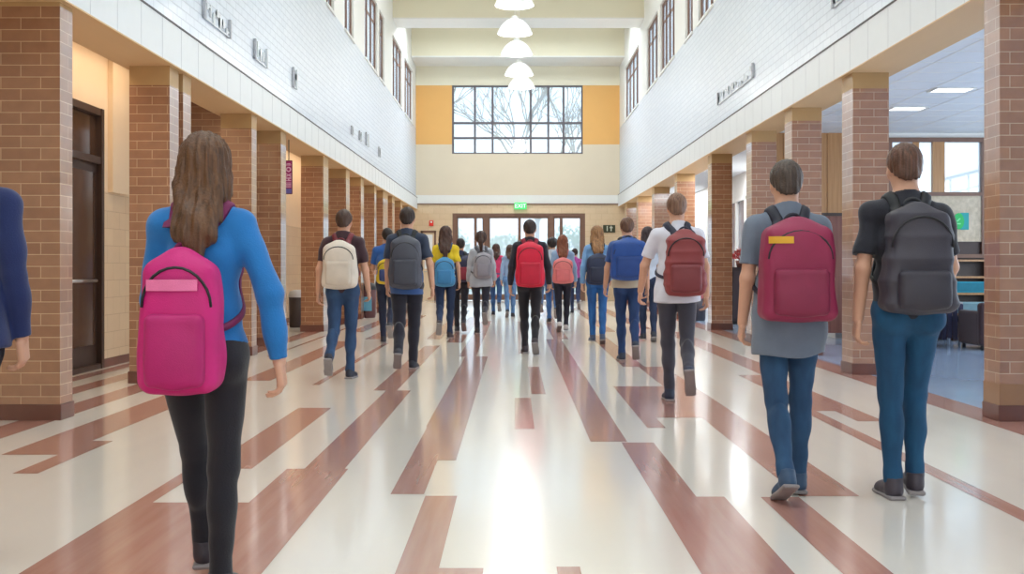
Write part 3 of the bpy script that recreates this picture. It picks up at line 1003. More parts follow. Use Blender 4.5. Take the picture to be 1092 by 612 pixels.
    # ---------------- shoes
    for h, kn, an, td, up in J:
        u2 = up - td * (up @ td); u2 /= np.linalg.norm(u2)
        sd = np.cross(td, u2)
        R = np.array([sd, td, u2])
        O = an - 0.085 * u2
        K = lambda x, y, z: O + sd * x + td * y + u2 * z
        sh = SDF()
        sh.ell(K(0, -0.02, 0.045), (0.036, 0.045, 0.045), 0.02, rot=R)
        sh.ell(K(0, 0.07, 0.035), (0.042, 0.10, 0.038), 0.02, rot=R)
        sh.ell(K(0, 0.125, 0.028), (0.044, 0.055, 0.030), 0.02, rot=R)
        sh.cone(K(0, -0.012, 0.04), K(0, -0.006, 0.10), 0.042, 0.045, 0.02, cuts=[(K(0, -.006, .105), u2)])
        O2, u22 = K(0, 0, 0.014), u2.copy()
        sh.post.append(lambda f, x, y, z, O2=O2, u22=u22: np.maximum(f, -((x - O2[0]) * u22[0] + (y - O2[1]) * u22[1] + (z - O2[2]) * u22[2])))
        so = mesh_obj('shoe', [sh.mesh(min(vox, .007))], cloth(*shoes, kind='nylon'), root, s)
        sl = SDF()
        sl.box(K(0, 0.055, 0.009), (0.043, 0.128, 0.011), 0.010, 0.01, rot=R)
        sl.ell(K(0, 0.12, 0.009), (0.047, 0.066, 0.012), 0.01, rot=R)
        mesh_obj('sole', [sl.mesh(min(vox, .006))], M_SOLE, so, s)
    # ---------------- top
    c = SDF()
    bw_ = 0.02
    c.ell(P(0, 0, 0.95), ((0.170 if fem else 0.168), 0.122, 0.12), 0.05)
    c.ell(P(0, 0.004, 1.09), (wr + bw_ + .006, 0.110, 0.15), 0.06)
    c.ell(P(0, 0, 1.27), ((0.148 if not fem else 0.130) + bw_, 0.120, 0.18), 0.05)
    if hem < 0.90:
        c.cone(P(0, -0.018, 1.02), P(0, -0.026, hem - 0.03), 0.168, 0.190, 0.05, sy=0.86)
        for sx in (-1, 1):
            c.ell(P(sx * 0.092, -0.045, 0.90), (0.100, 0.100, 0.13), 0.05)
    if fem:
        c.ell(P(-.062, .075, 1.265), (.058, .055, .06), 0.03); c.ell(P(.062, .075, 1.265), (.058, .055, .06), 0.03)
    c.cone(P(-sw + .015, -0.01, 1.405), P(sw - .015, -0.01, 1.405), 0.060, 0.060, 0.05)
    c.cone(P(-.11, -0.015, 1.435), P(-.035, -0.012, 1.485), 0.045, 0.042, 0.03)
    c.cone(P(.11, -0.015, 1.435), P(.035, -0.012, 1.485), 0.045, 0.042, 0.03)
    c.cone(P(0, -0.015, 1.44), P(0, -0.010, 1.515), nr + .024, nr + .010, 0.02, cuts=[(P(0, 0, 1.512), (0, .35, 1))])
    for S, E, Wr, d1, d2, sx in AR:
        if sleeve == 'short':
            e = S + (E - S) * 0.74
            c.cone(S, e, 0.055, 0.056, 0.028, cuts=[(e, d1)])
        elif sleeve == 'none':
            pass
        else:
            c.cone(S, E, 0.056, 0.049, 0.03)
            e = E + (Wr - E) * 0.98
            c.cone(E, e, 0.049, 0.038, 0.018, cuts=[(e, d2)])
    hz_ = hem + B
    c.post.append(lambda f, x, y, z: np.maximum(f, hz_ - z + 0.012 * np.sin(9 * x + 3) * (np.abs(x) < 0.3)) if sleeve != 'x' else f)
    # the hem cut must not shorten the sleeves: cut only near the torso
    c.post.pop()
    def hemcut(f, x, y, z):
        cut = hz_ - z + 0.008 * np.sin(14 * x + 9 * y)
        near = (np.abs(x) < 0.205) if sleeve == 'long' else (np.abs(x) < 0.5)
        return np.where(near & (z < hz_ + .03), np.maximum(f, cut), f)
    if sleeve == 'long':
        # torso cut is applied to the torso shapes themselves
        q0 = c.p
        c.p = []
        for lo_, hi_, fn, k, op in q0:
            c.p.append((lo_, hi_, fn, k, op))
        zc = hz_
        arm0 = len(c.p) - 4
        for i_ in range(arm0):
            lo_, hi_, fn, k, op = c.p[i_]
            c.p[i_] = (lo_, hi_, (lambda fn: lambda x, y, z: np.maximum(fn(x, y, z), zc - z + 0.008 * np.sin(14 * x + 9 * y)))(fn), k, op)
    else:
        c.post.append(hemcut)
    c.post.append(folds(0.006, len(label) * 5 % 97 + 3, 24))
    shirt = mesh_obj(top_name, [c.mesh(vox)], cloth(*top), root, s)
    if under:                                                  # a lighter layer showing below the top
        u = SDF()
        u.ell(P(0, 0, 0.95), (0.168 if fem else 0.164, 0.120, 0.16), 0.05)
        u.ell(P(0, 0.004, 1.06), (wr + .02, 0.106, 0.15), 0.05)
        u.cone(P(0, -0.016, 1.02), P(0, -0.022, under[1] - 0.04), 0.166, 0.184, 0.05, sy=0.84)
        zl = under[1] + B
        u.post.append(lambda f, x, y, z: np.maximum(f, zl - z))
        u.post.append(folds(0.005, 77, 20))
        mesh_obj('under_layer', [u.mesh(vox)], cloth(*under[0]), root, s)
    # ---------------- hair
    hr = SDF()
    th = 0.010 if hair == 'short' else 0.022
    hr.ell(H3(0, -0.010, 0.028), (0.076 + th, 0.092 + th, 0.092 + th), 0.02, rot=HR3)
    if hair == 'afro':
        hr.ell(H3(0, -0.02, 0.05), (0.112, 0.118, 0.105), 0.03, rot=HR3)
    face_p, face_n = H3(0, 0.062, 0.045), hy @ np.array([0, 1.0, -0.55])
    nape_p = H3(0, -0.03, -0.045 if hair in ('short', 'afro') else -0.20)
    hr.post.append(lambda f, x, y, z: np.maximum(f, ((x - face_p[0]) * face_n[0] + (y - face_p[1]) * face_n[1] + (z - face_p[2]) * face_n[2]) / 1.14))
    if hair in ('short', 'afro'):
        hr.ell(H3(0, -0.070, -0.035), (0.058, 0.035, 0.045), 0.03, rot=HR3)
        en = hy @ np.array([0, 0.75, -1.0])
        ep = H3(0, -0.005, 0.0)
        hr.post.append(lambda f, x, y, z: np.maximum(f, ((x - ep[0]) * en[0] + (y - ep[1]) * en[1] + (z - ep[2]) * en[2]) / 1.25))
    elif hair == 'bun':
        hr.ell(H3(0, -0.105, 0.02), (0.045, 0.042, 0.045), 0.015, rot=HR3)
        hr.ell(H3(0, -0.075, -0.035), (0.055, 0.035, 0.05), 0.03, rot=HR3)
        en = hy @ np.array([0, 0.75, -1.0]); ep = H3(0, -0.005, -0.01)
        hr.post.append(lambda f, x, y, z: np.maximum(f, ((x - ep[0]) * en[0] + (y - ep[1]) * en[1] + (z - ep[2]) * en[2]) / 1.25))
    elif hair == 'tail':
        hr.ell(H3(0, -0.075, -0.03), (0.060, 0.038, 0.06), 0.03, rot=HR3)
        hr.cone(H3(0, -0.115, 0.03), H3(0, -0.150, -0.05), 0.028, 0.040, 0.02)
        hr.cone(H3(0, -0.150, -0.05), H3(0.01, -0.160, -0.24), 0.040, 0.018, 0.02)
        en = hy @ np.array([0, 0.75, -1.0]); ep = H3(0, -0.005, -0.02)
        def tailcut(f, x, y, z):
            return np.where(y > HC[1] - 0.115, np.maximum(f, ((x - ep[0]) * en[0] + (y - ep[1]) * en[1] + (z - ep[2]) * en[2]) / 1.25), f)
        hr.post.append(tailcut)
    else:                                                      # long, loose
        L = {'long': 0.40, 'mid': 0.26, 'verylong': 0.48}[hair]
        hr.ell(H3(0, -0.05, -0.06), (0.095, 0.065, 0.11), 0.04, rot=HR3)
        hr.cone(H3(-.045, -0.085, -0.08), H3(-.035, -0.165, -L * 0.62), 0.052, 0.050, 0.03, sy=0.75)
        hr.cone(H3(.045, -0.085, -0.08), H3(.035, -0.165, -L * 0.62), 0.052, 0.050, 0.03, sy=0.75)
        hr.cone(H3(0, -0.15, -L * 0.55), H3(0.005, -0.195 if pack else -0.17, -L), 0.060, 0.018, 0.03, sy=0.7)
        hr.cone(H3(-.078, -0.02, -0.04), H3(-.085, -0.05, -0.18), 0.030, 0.022, 0.02)
        hr.cone(H3(.078, -0.02, -0.04), H3(.085, -0.05, -0.18), 0.030, 0.022, 0.02)
    cx_, cy_ = HC[0], HC[1]
    ph = (len(label) % 63) / 10.0
    def strands(f, x, y, z):
        th_ = np.arctan2(x - cx_, cy_ - y + 0.02)
        a_ = 0.55 if hair in ('short', 'afro') else 1.0
        return f + a_ * (0.0030 * np.sin(26 * th_ + 9 * z + ph) + 0.0022 * np.sin(47 * th_ - 14 * z + 2 * ph) + 0.002 * np.sin(60 * z + 11 * th_))
    hr.post.append(strands)
    mesh_obj('hair', [hr.mesh(min(vox, 0.008))], cloth(*haircol, kind='hair'), root, s, 1)
    if pack:
        make_pack(root, shirt, c, P, B, sw, s, vox, Y, **pack)
    return root

def make_pack(root, shirt, c, P, B, sw, s, vox, Y, label='', col=(40, 40, 46), col2=None, w=0.30, h=0.46, d=0.17, top=1.445, pocket=0.5, name='backpack', ribs=0, one=None, strap=(30, 30, 34), xo=0.0, flash=None, taper=0.06):
    """a backpack worn by the person whose Empty is given; a thing of its own"""
    pk = empty(name, root.location, label, 'backpack', 'backpacks worn by the students', rz=root.rotation_euler.z)
    col2 = col2 or tuple(x * 0.82 for x in col)
    zc = top - h / 2
    yb = -0.118 - d / 2
    V0 = lambda x, y, z: P(x + xo, y, z)
    m = SDF()
    m.box(V0(0, yb, zc - 0.02), (w / 2, d / 2, h / 2 - 0.02), 0.055, 0.03, taper=taper)
    m.ell(V0(0, yb - 0.01, zc + h * 0.12), (w * (0.50 - taper * 0.5), d * 0.50, h * 0.40), 0.04)
    m.ell(V0(0, yb + 0.02, zc - h * 0.25), (w * 0.52, d * 0.42, h * 0.26), 0.05)
    if ribs:
        zz0 = zc + B
        m.post.append(lambda f, x, y, z: f + 0.009 * np.abs(np.sin((z - zz0) * PI * ribs / h)))
    m.post.append(folds(0.005, len(label) * 3 % 89, 16))
    mesh_obj('main_body', [m.mesh(vox)], cloth(*col, kind='nylon'), pk, s)
    # front pocket
    q = SDF()
    ph = h * pocket
    q.box(V0(0, yb - d / 2 - 0.005, zc - h / 2 + ph / 2 + 0.03), (w * 0.38, 0.035, ph / 2), 0.03, 0.02)
    q.ell(V0(0, yb - d / 2 - 0.018, zc - h / 2 + ph * 0.42 + 0.02), (w * 0.33, 0.034, ph * 0.40), 0.03)
    mesh_obj('front_pocket', [q.mesh(vox)], cloth(*col2, kind='nylon'), pk, s)
    # zippers: arc over the main compartment and along the pocket top
    z = MB()
    zy = lambda xx, zz: 0
    arc = []
    for i in range(15):
        a = PI * i / 14
        x = math.cos(a) * w * 0.44
        zz = zc + h * 0.10 + math.sin(a) * h * 0.27
        arc.append((x, zz))
    def on_bag(x, zz, sd=m):
        ys = np.linspace(yb - d * 0.9, yb + d * 0.3, 90)
        pts = np.array([V0(x, y, zz) for y in ys])
        f = sd.at(pts)
        i = int(np.argmax(f < 0)) if (f < 0).any() else 60
        return pts[i] + np.array([0, -0.001, 0])
    z.tube([Vector(on_bag(x, zz)) * s for x, zz in arc], 0.0055 * s, 6)
    zz = zc - h / 2 + ph + 0.005
    z.tube([Vector(on_bag(x, zz + 0.012, m)) * s + Vector((0, -0.012 * s, 0)) for x in np.linspace(-w * .33, w * .33, 9)], 0.005 * s, 6)
    z.build('zipper', M_BLACK, pk)
    if flash:                                                   # a bright patch or stripe near the top
        fcol, fx0, fx1, fz0, fz1 = flash
        k = MB()
        xs, zs = np.linspace(fx0, fx1, 9), np.linspace(fz0, fz1, 4)
        G = [[Vector(on_bag(x, zz)) * s + Vector((0, -0.010, 0)) for x in xs] for zz in zs]
        for i in range(3):
            for j in range(8):
                k.face([G[i][j], G[i][j + 1], G[i + 1][j + 1], G[i + 1][j]], 0, True)
        tag(k.build('patch', cloth(*fcol, kind='nylon'), pk), 'bright patch across the top')
    # handle
    hd = MB()
    p0 = V0(0, yb + d / 2 - 0.03, top - 0.02)
    hd.tube([Vector(p0 + np.array([math.cos(a) * 0.045, 0.0, math.sin(a) * 0.045])) * s for a in np.linspace(0.1, PI - 0.1, 9)], 0.009 * s, 8)
    hd.build('handle', cloth(*strap, kind='nylon'), pk)
    # shoulder straps hug the top
    for sx in (-1, 1):
        if one and sx != one:
            continue
        key = [P(sx * .070, -0.130, 1.405), P(sx * .082, -0.085, 1.475), P(sx * .090, -0.02, 1.505), P(sx * .098, 0.05, 1.475), P(sx * .108, 0.115, 1.38), P(sx * .120, 0.125, 1.26), P(sx * .150, 0.075, 1.14), P(sx * .172, -0.01, 1.08), P(sx * .150, -0.10, 1.04), P(sx * .120, -0.14, 1.03)]
        key = np.array(key)
        key[0, 0] += xo; key[-1, 0] += xo - sx * 0.03; key[-2, 0] += xo * 0.6 - sx * 0.01
        tt = np.linspace(0, len(key) - 1, 34)
        pts = np.stack([np.interp(tt, np.arange(len(key)), key[:, i]) for i in range(3)], 1)
        for it in range(3):
            pts[1:-1] = 0.5 * pts[1:-1] + 0.25 * (pts[:-2] + pts[2:])
        for it in range(14):                                    # settle the strap on the cloth
            f = c.at(pts)
            g = np.stack([(c.at(pts + e) - f) / 1e-3 for e in np.eye(3) * 1e-3], 1)
            g /= np.maximum(np.linalg.norm(g, axis=1), 1e-6)[:, None]
            pts[2:-2] -= (g * (f - 0.007)[:, None] * 0.6)[2:-2]
        f = c.at(pts)
        g = np.stack([(c.at(pts + e) - f) / 1e-3 for e in np.eye(3) * 1e-3], 1)
        g /= np.maximum(np.linalg.norm(g, axis=1), 1e-6)[:, None]
        st = MB()
        rows = []
        for i in range(len(pts)):
            tn = pts[min(i + 1, len(pts) - 1)] - pts[max(i - 1, 0)]
            tn /= np.linalg.norm(tn)
            sd = np.cross(tn, g[i]); sd /= max(np.linalg.norm(sd), 1e-6)
            wd = 0.030 if i < 20 else 0.014
            th = 0.008
            rows.append([Vector(pts[i] + sd * wd * a + g[i] * th * b_) * s for a, b_ in ((-1, -.6), (-.7, .8), (0, 1.1), (.7, .8), (1, -.6), (0, -1))])
        for i in range(len(rows) - 1):
            for k_ in range(6):
                st.face([rows[i][k_], rows[i][(k_ + 1) % 6], rows[i + 1][(k_ + 1) % 6], rows[i + 1][k_]], 0, True)
        st.face(rows[0]); st.face(list(reversed(rows[-1])))
        st.build('shoulder_strap', cloth(*strap, kind='nylon'), pk)
    return pk
# ================================================================== the students, nearest first
STAND, TRAIL = (6, 4, 0), (-18, 40, 50)
make_person(216, 640, 1.60, 'person in a blue jacket and black leggings with long brown hair and a magenta backpack', yaw=2, sex='f',
            legs=((28, 14, -12), (2, 2, 0)), arms=((8, 25, 10), (-10, 12, 22)), top=(28, 118, 190), sleeve='long', hem=0.97, top_name='jacket',
            trousers=(26, 24, 34), tkind='cloth', shoes=(60, 54, 62), hair='long', haircol=(112, 76, 48), tw=0.98,
            pack=dict(label='magenta backpack on the long-haired person in the blue jacket', col=(206, 20, 120), col2=(184, 16, 106), w=0.275, h=0.52, d=0.18, top=1.325, xo=-0.025, flash=((240, 120, 170), -.10, .08, 1.175, 1.215), strap=(120, 20, 80)))
make_person(-42, 600, 1.74, 'person in a navy jacket cut off by the left edge of the photo', yaw=3, legs=((8, 4, 0), (-10, 22, 25)), top=(24, 40, 92), sleeve='long', hem=0.86, top_name='jacket',
            arms=((12, 20, 8), (-4, 12, 8)), trousers=(30, 34, 54), hair='short', haircol=(52, 38, 30))
make_person(366, 404, 1.74, 'person in a dark maroon T-shirt and blue jeans wearing a cream backpack', yaw=-2, legs=((-16, 36, 46), STAND), top=(62, 36, 44), sleeve='short', hem=0.90,
            trousers=(48, 78, 116), hair='short', haircol=(88, 62, 50), arms=((-8, 18, 14), (6, 22, 10)), shoes=(42, 44, 60),
            pack=dict(label='cream white backpack on the person in the dark maroon T-shirt', col=(226, 214, 200), col2=(214, 200, 184), w=0.34, h=0.48, d=0.17, top=1.43, strap=(120, 40, 50)))
make_person(434, 394, 1.82, 'person in a dark navy T-shirt and black trousers wearing a charcoal grey backpack', yaw=1, legs=((-14, 32, 42), STAND), top=(52, 62, 84), sleeve='short', hem=0.96,
            trousers=(34, 32, 46), tkind='cloth', hair='short', haircol=(58, 42, 36), arms=((8, 14, 8), (-10, 14, 16)), under=((58, 92, 150), 0.82), tw=1.12,
            pack=dict(label='charcoal grey backpack hanging low on the person in the navy T-shirt', col=(78, 80, 92), col2=(66, 68, 80), w=0.33, h=0.55, d=0.18, top=1.44))
make_person(413, 366, 1.74, 'person in a bright blue shirt half hidden behind the person with the charcoal backpack', yaw=3, legs=(STAND, TRAIL), top=(44, 96, 172), sleeve='short', hem=0.90,
            trousers=(40, 48, 74), hair='short', haircol=(40, 30, 28), arms=((20, 60, 10), (0, 15, 8)),
            pack=dict(label='yellow and navy bag on the person in the bright blue shirt', col=(222, 190, 40), col2=(44, 60, 110), w=0.28, h=0.36, d=0.13, top=1.28, one=1))
make_person(475, 361, 1.80, 'person with very long dark hair in a yellow T-shirt and light blue backpack', yaw=0, sex='f', legs=((-16, 38, 48), STAND), top=(240, 206, 40), sleeve='short', hem=0.92,
            trousers=(44, 62, 96), hair='long', haircol=(84, 54, 44), arms=((6, 14, 12), (-6, 16, 10)), shoes=(70, 62, 70),
            pack=dict(label='light blue backpack on the person in the yellow T-shirt', col=(72, 146, 196), col2=(58, 128, 180), w=0.30, h=0.44, d=0.15, top=1.27, strap=(40, 90, 130)))
make_person(491, 354, 1.66, 'person in dark clothes mostly hidden between the yellow T-shirt and the grey backpack', yaw=2, legs=(STAND, (-14, 30, 40)), top=(60, 66, 96), sleeve='short', hem=0.9,
            trousers=(36, 36, 48), tkind='cloth', hair='short', haircol=(56, 42, 40),
            pack=dict(label='navy backpack with a red panel beside the light grey shirt', col=(48, 50, 84), col2=(150, 44, 64), w=0.32, h=0.46, d=0.18, top=1.42, xo=0.1))
make_person(513, 356, 1.76, 'person with tied-up dark hair in a light grey shirt carrying a pale grey backpack', yaw=1, sex='f', legs=(STAND, (-20, 50, 55)), top=(186, 190, 202), sleeve='long', hem=0.82,
            trousers=(44, 44, 60), tkind='cloth', hair='tail', haircol=(74, 48, 40), arms=((2, 16, 10), (4, 26, 12)), shoes=(64, 60, 66),
            pack=dict(label='pale grey backpack on the person with tied-up hair', col=(158, 154, 164), col2=(142, 136, 148), w=0.30, h=0.44, d=0.16, top=1.40, xo=0.04, strap=(90, 90, 100)))
make_person(529, 336, 1.70, 'person in a pink top and blue jeans walking ahead of the pale grey backpack', yaw=2, sex='f', legs=(STAND, TRAIL), top=(214, 62, 110), sleeve='long', hem=0.90,
            trousers=(58, 96, 148), hair='mid', haircol=(86, 56, 48), pack=None)
make_person(544, 338, 1.66, 'person in a light blue jacket and pale jeans just left of the red backpack', yaw=0, sex='f', legs=((-10, 26, 34), STAND), top=(150, 176, 214), sleeve='long', hem=0.90, top_name='jacket',
            trousers=(106, 146, 196), hair='mid', haircol=(88, 66, 56))
make_person(565, 377, 1.78, 'person in a black hoodie and black trousers wearing a bright red backpack', yaw=0, legs=(STAND, (-12, 28, 40)), top=(38, 34, 46), sleeve='long', hem=0.90, top_name='hoodie',
            trousers=(30, 28, 36), tkind='cloth', hair='short', haircol=(58, 44, 42), arms=((-8, 14, 13), (8, 18, 13)), shoes=(70, 60, 64),
            pack=dict(label='bright red backpack on the person in the black hoodie', col=(222, 22, 62), col2=(200, 16, 54), w=0.35, h=0.58, d=0.18, top=1.46, strap=(150, 20, 50)))
make_person(574, 337, 1.66, 'person with light brown hair far ahead beside the red backpack', yaw=0, legs=(STAND, TRAIL), top=(120, 130, 160), sleeve='short', hem=0.9, trousers=(84, 110, 150), hair='short', haircol=(134, 100, 74))
make_person(589, 344, 1.74, 'person with black hair in a white jacket just left of the pink backpack', yaw=0, legs=(STAND, TRAIL), top=(196, 208, 226), sleeve='long', hem=0.9, top_name='jacket', trousers=(66, 112, 172), hair='afro', haircol=(44, 36, 40))
make_person(600, 353, 1.70, 'person with long auburn hair in a pale denim jacket wearing a pink backpack', yaw=-1, sex='f', legs=((-8, 20, 26), STAND), top=(150, 178, 216), sleeve='long', hem=0.94, top_name='jacket',
            trousers=(34, 34, 52), hair='long', haircol=(150, 86, 58), arms=((-4, 14, 10), (6, 16, 14)), shoes=(214, 206, 208),
            pack=dict(label='salmon pink backpack on the person with long auburn hair', col=(232, 128, 128), col2=(220, 112, 116), w=0.36, h=0.46, d=0.17, top=1.34, strap=(210, 120, 124)))
make_person(613, 334, 1.62, 'person in a magenta top and navy jeans partly hidden right of the pink backpack', yaw=1, sex='f', legs=(STAND, TRAIL), top=(176, 76, 158), sleeve='long', hem=0.92, trousers=(52, 66, 106), hair='short', haircol=(70, 52, 48))
make_person(637, 366, 1.74, 'person with long blonde hair, light blue sleeves and bright blue jeans', yaw=1, sex='f', legs=(STAND, (-4, 12, 14)), top=(122, 166, 216), sleeve='long', hem=0.90,
            trousers=(46, 108, 176), hair='long', haircol=(178, 130, 88), arms=((-4, 10, 12), (10, 30, 10)), shoes=(70, 84, 110),
            pack=dict(label='dark navy backpack on the person with long blonde hair', col=(38, 46, 76), col2=(30, 36, 62), w=0.34, h=0.46, d=0.13, top=1.34))
make_person(669, 385, 1.76, 'person with brown hair and dark jeans wearing a large royal blue backpack', yaw=-1, legs=(STAND, (-14, 34, 44)), top=(52, 84, 146), sleeve='short', hem=0.98,
            trousers=(36, 64, 112), hair='short', haircol=(124, 86, 66), arms=((4, 16, 14), (-4, 18, 12)), under=((206, 186, 160), 0.90), shoes=(44, 52, 72),
            pack=dict(label='large royal blue backpack on the person with the beige shirt hem', col=(32, 76, 152), col2=(26, 64, 134), w=0.42, h=0.50, d=0.22, top=1.50))
make_person(691, 364, 1.74, 'person with long black hair and dark jeans behind the royal blue backpack', yaw=1, sex='f', legs=(STAND, (-6, 14, 18)), top=(206, 216, 232), sleeve='short', hem=0.94,
            trousers=(40, 54, 86), hair='long', haircol=(66, 48, 52))
make_person(680, 337, 1.5, 'person in bright pink leggings walking far ahead of the royal blue backpack', yaw=0, sex='f', legs=(STAND, TRAIL), top=(190, 150, 180), sleeve='short', hem=0.95, trousers=(232, 70, 150), tkind='cloth', hair='mid', haircol=(80, 60, 52))
make_person(722, 428, 1.78, 'person in a white T-shirt and dark grey trousers wearing a rust red backpack', yaw=-4, legs=((5, 4, 0), (-15, 44, 60)), top=(228, 226, 236), sleeve='short', hem=0.84,
            trousers=(66, 64, 76), tkind='cloth', hair='short', haircol=(150, 112, 90), arms=((6, 22, 20), (-6, 20, 12)), shoes=(46, 52, 74),
            pack=dict(label='rust red ribbed backpack on the person in the white T-shirt', col=(146, 62, 64), col2=(128, 52, 56), w=0.33, h=0.54, d=0.22, top=1.44, ribs=6, pocket=0.42, xo=0.05, strap=(40, 40, 60)))
make_person(840, 527, 1.68, 'person in a long grey shirt and blue jeans wearing a big crimson backpack', yaw=-2, legs=((-8, 22, 26), (4, 4, 0)), top=(112, 122, 138), sleeve='short', hem=0.74,
            trousers=(46, 84, 120), hair='short', haircol=(92, 76, 66), arms=((-2, 20, 8), (4, 24, 8)), shoes=(52, 78, 108),
            pack=dict(label='big crimson backpack with a yellow patch at its top left', col=(150, 36, 76), col2=(134, 30, 66), w=0.36, h=0.52, d=0.22, top=1.44, pocket=0.45, flash=((226, 170, 40), -.16, -.04, 1.31, 1.345), strap=(36, 36, 50)))
make_person(967, 532, 1.76, 'person in a black T-shirt and teal blue jeans wearing a charcoal ribbed backpack', yaw=-3, legs=((3, 3, 0), (17, 24, -6)), top=(36, 36, 46), sleeve='short', hem=0.90,
            trousers=(26, 84, 122), hair='short', haircol=(112, 76, 58), arms=((-8, 16, 10), (16, 34, 14)), shoes=(70, 62, 72), tw=1.0,
            pack=dict(label='charcoal ribbed backpack on the person in the black T-shirt', col=(64, 60, 70), col2=(54, 50, 60), w=0.32, h=0.53, d=0.20, top=1.45, ribs=5, pocket=0.34, xo=-0.01, taper=0.12))
# ================================================================== lamps, signs, furniture, outdoors
def pendant(c_px, c_py, label):
    """white enamel dome lamp; c_py is its rim's place in the photo"""
    ZR = 6.3
    Y = (ZR - CH) * F / (VY - c_py)
    X = gx(c_px, Y)
    root = empty('pendant_lamp', (X, Y, ZR), label, 'lamp', 'white dome lamps over the hall')
    s = MB()
    prof = [(0.385, 0.0), (0.388, 0.012), (0.378, 0.035), (0.362, 0.07), (0.340, 0.11), (0.308, 0.16), (0.268, 0.21), (0.22, 0.255), (0.165, 0.295), (0.11, 0.32), (0.075, 0.33)]
    s.lathe(prof)
    s.lathe([(r - 0.012, z) for r, z in reversed(prof)] + [(0.385, 0.0)])
    so = s.build('shade', mat('lit_enamel', rgb(244, 246, 248), 0.4, emis=(1, 1, 1, 1), estr=0.2), root)
    d = MB(); d.lathe([(0.0, 0.02), (0.2, 0.015), (0.355, 0.03), (0.365, 0.035)])
    d.build('diffuser', mat('lamp_glow', (1, 1, 1, 1), 0.5, emis=(1, 0.99, 0.97, 1), estr=2.2), root)
    k = MB(); k.lathe([(0.075, 0.326), (0.08, 0.34), (0.07, 0.38), (0.04, 0.395), (0.0, 0.40)]); k.build('cap', M_WHITE, root)
    r = MB(); r.tube([(0, 0, 0.39), (0, 0, CEIL - ZR)], 0.006, 8); r.build('rod', M_WHITE, root)
    r = MB(); r.lathe([(0.0, CEIL - ZR - 0.06), (0.06, CEIL - ZR - 0.05), (0.07, CEIL - ZR)]); r.build('ceiling_cup', M_WHITE, root)
    L = bpy.data.lights.new('lamp_light', 'POINT')
    L.energy = 34; L.shadow_soft_size = 0.25; L.color = (1.0, 0.96, 0.9)
    lo = bpy.data.objects.new('lamp_light', L); COL.objects.link(lo); lo.parent = root; lo.location = (0, 0, -0.28)
for px, py, w_ in ((548.5, 6, 'first white dome lamp, cut off by the top of the photo'), (549, 36, 'second white dome lamp from the top of the photo'), (551, 58, 'third white dome lamp, mid row'),
                   (553.5, 80, 'fourth white dome lamp, just above the rear window'), (556, 93.5, 'fifth white dome lamp, in front of the rear window')):
    pendant(px, py, w_)

# exit sign hanging below the white band
def text_mesh(name, body, size, loc, rot, m, parent=None, depth=0.004):
    cu = bpy.data.curves.new(name, 'FONT')
    cu.body = body; cu.size = size; cu.extrude = depth; cu.align_x = 'CENTER'; cu.align_y = 'CENTER'
    o = bpy.data.objects.new(name, cu)
    COL.objects.link(o)
    dg = bpy.context.evaluated_depsgraph_get()
    me = bpy.data.meshes.new_from_object(o.evaluated_get(dg))
    bpy.data.objects.remove(o)
    me.materials.clear(); me.materials.append(m)
    n = bpy.data.objects.new(name, me); COL.objects.link(n)
    n.location = loc; n.rotation_euler = rot
    if parent:
        n.parent = parent
    return n
ys = YE - 0.12
s = empty('exit_sign', (xb(555), ys, zb(223.5)), 'lit green exit sign over the rear doors', 'sign')
b_ = MB(); b_.box(-0.21, 0.21, -0.03, 0.03, -0.0, 0.235); b_.build('sign_box', mat('exit_green', rgb(64, 205, 104), 0.4, emis=rgb(64, 205, 104), estr=0.55), s, bevel=0.006)
text_mesh('lettering', 'EXIT', 0.19, (0, -0.034, 0.115), (PI / 2, 0, 0), mat('exit_letter', rgb(206, 255, 214), 0.4, emis=rgb(206, 255, 214), estr=0.9), s)
b_ = MB(); b_.box(-0.02, 0.02, -0.015, 0.015, 0.235, 0.30); b_.box(-0.05, 0.05, -0.02, 0.12, 0.235, 0.25); b_.build('bracket', M_WHITE, s)
# dark sign with two pale symbols
s = empty('door_sign', (xb(649.5), YE - 0.02, zb(248)), 'dark green sign with two pale symbols right of the rear doors', 'sign')
b_ = MB(); b_.box(-0.21, 0.21, -0.015, 0.015, 0, 0.26); b_.build('sign_plate', mat('dark_green_plate', rgb(62, 66, 44), 0.5), s, bevel=0.004)
b_ = MB(); b_.box(-0.085, -0.05, -0.022, -0.015, 0.05, 0.23)
b_.box(0.05, 0.09, -0.022, -0.015, 0.05, 0.20); b_.box(0.02, 0.12, -0.022, -0.015, 0.15, 0.20)
b_.lathe([(0.0, 0.0), (0.022, 0.0)], (0.07, -0.02, 0.22)); b_.box(0.052, 0.088, -0.022, -0.015, 0.205, 0.235)
b_.build('symbol', mat('pale_symbol', rgb(220, 224, 204), 0.5), s)
# fire alarm
s = empty('fire_alarm', (xb(460), YE - 0.01, zb(241)), 'small red fire alarm box on the tan wall left of the rear doors', 'alarm')
b_ = MB(); b_.box(-0.075, 0.075, -0.05, 0.01, 0, 0.19); b_.build('case', mat('alarm_red', rgb(226, 52, 36), 0.4), s, bevel=0.008)
b_ = MB(); b_.box(-0.035, 0.035, -0.056, -0.05, 0.11, 0.16); b_.build('strobe', M_WHITE, s)
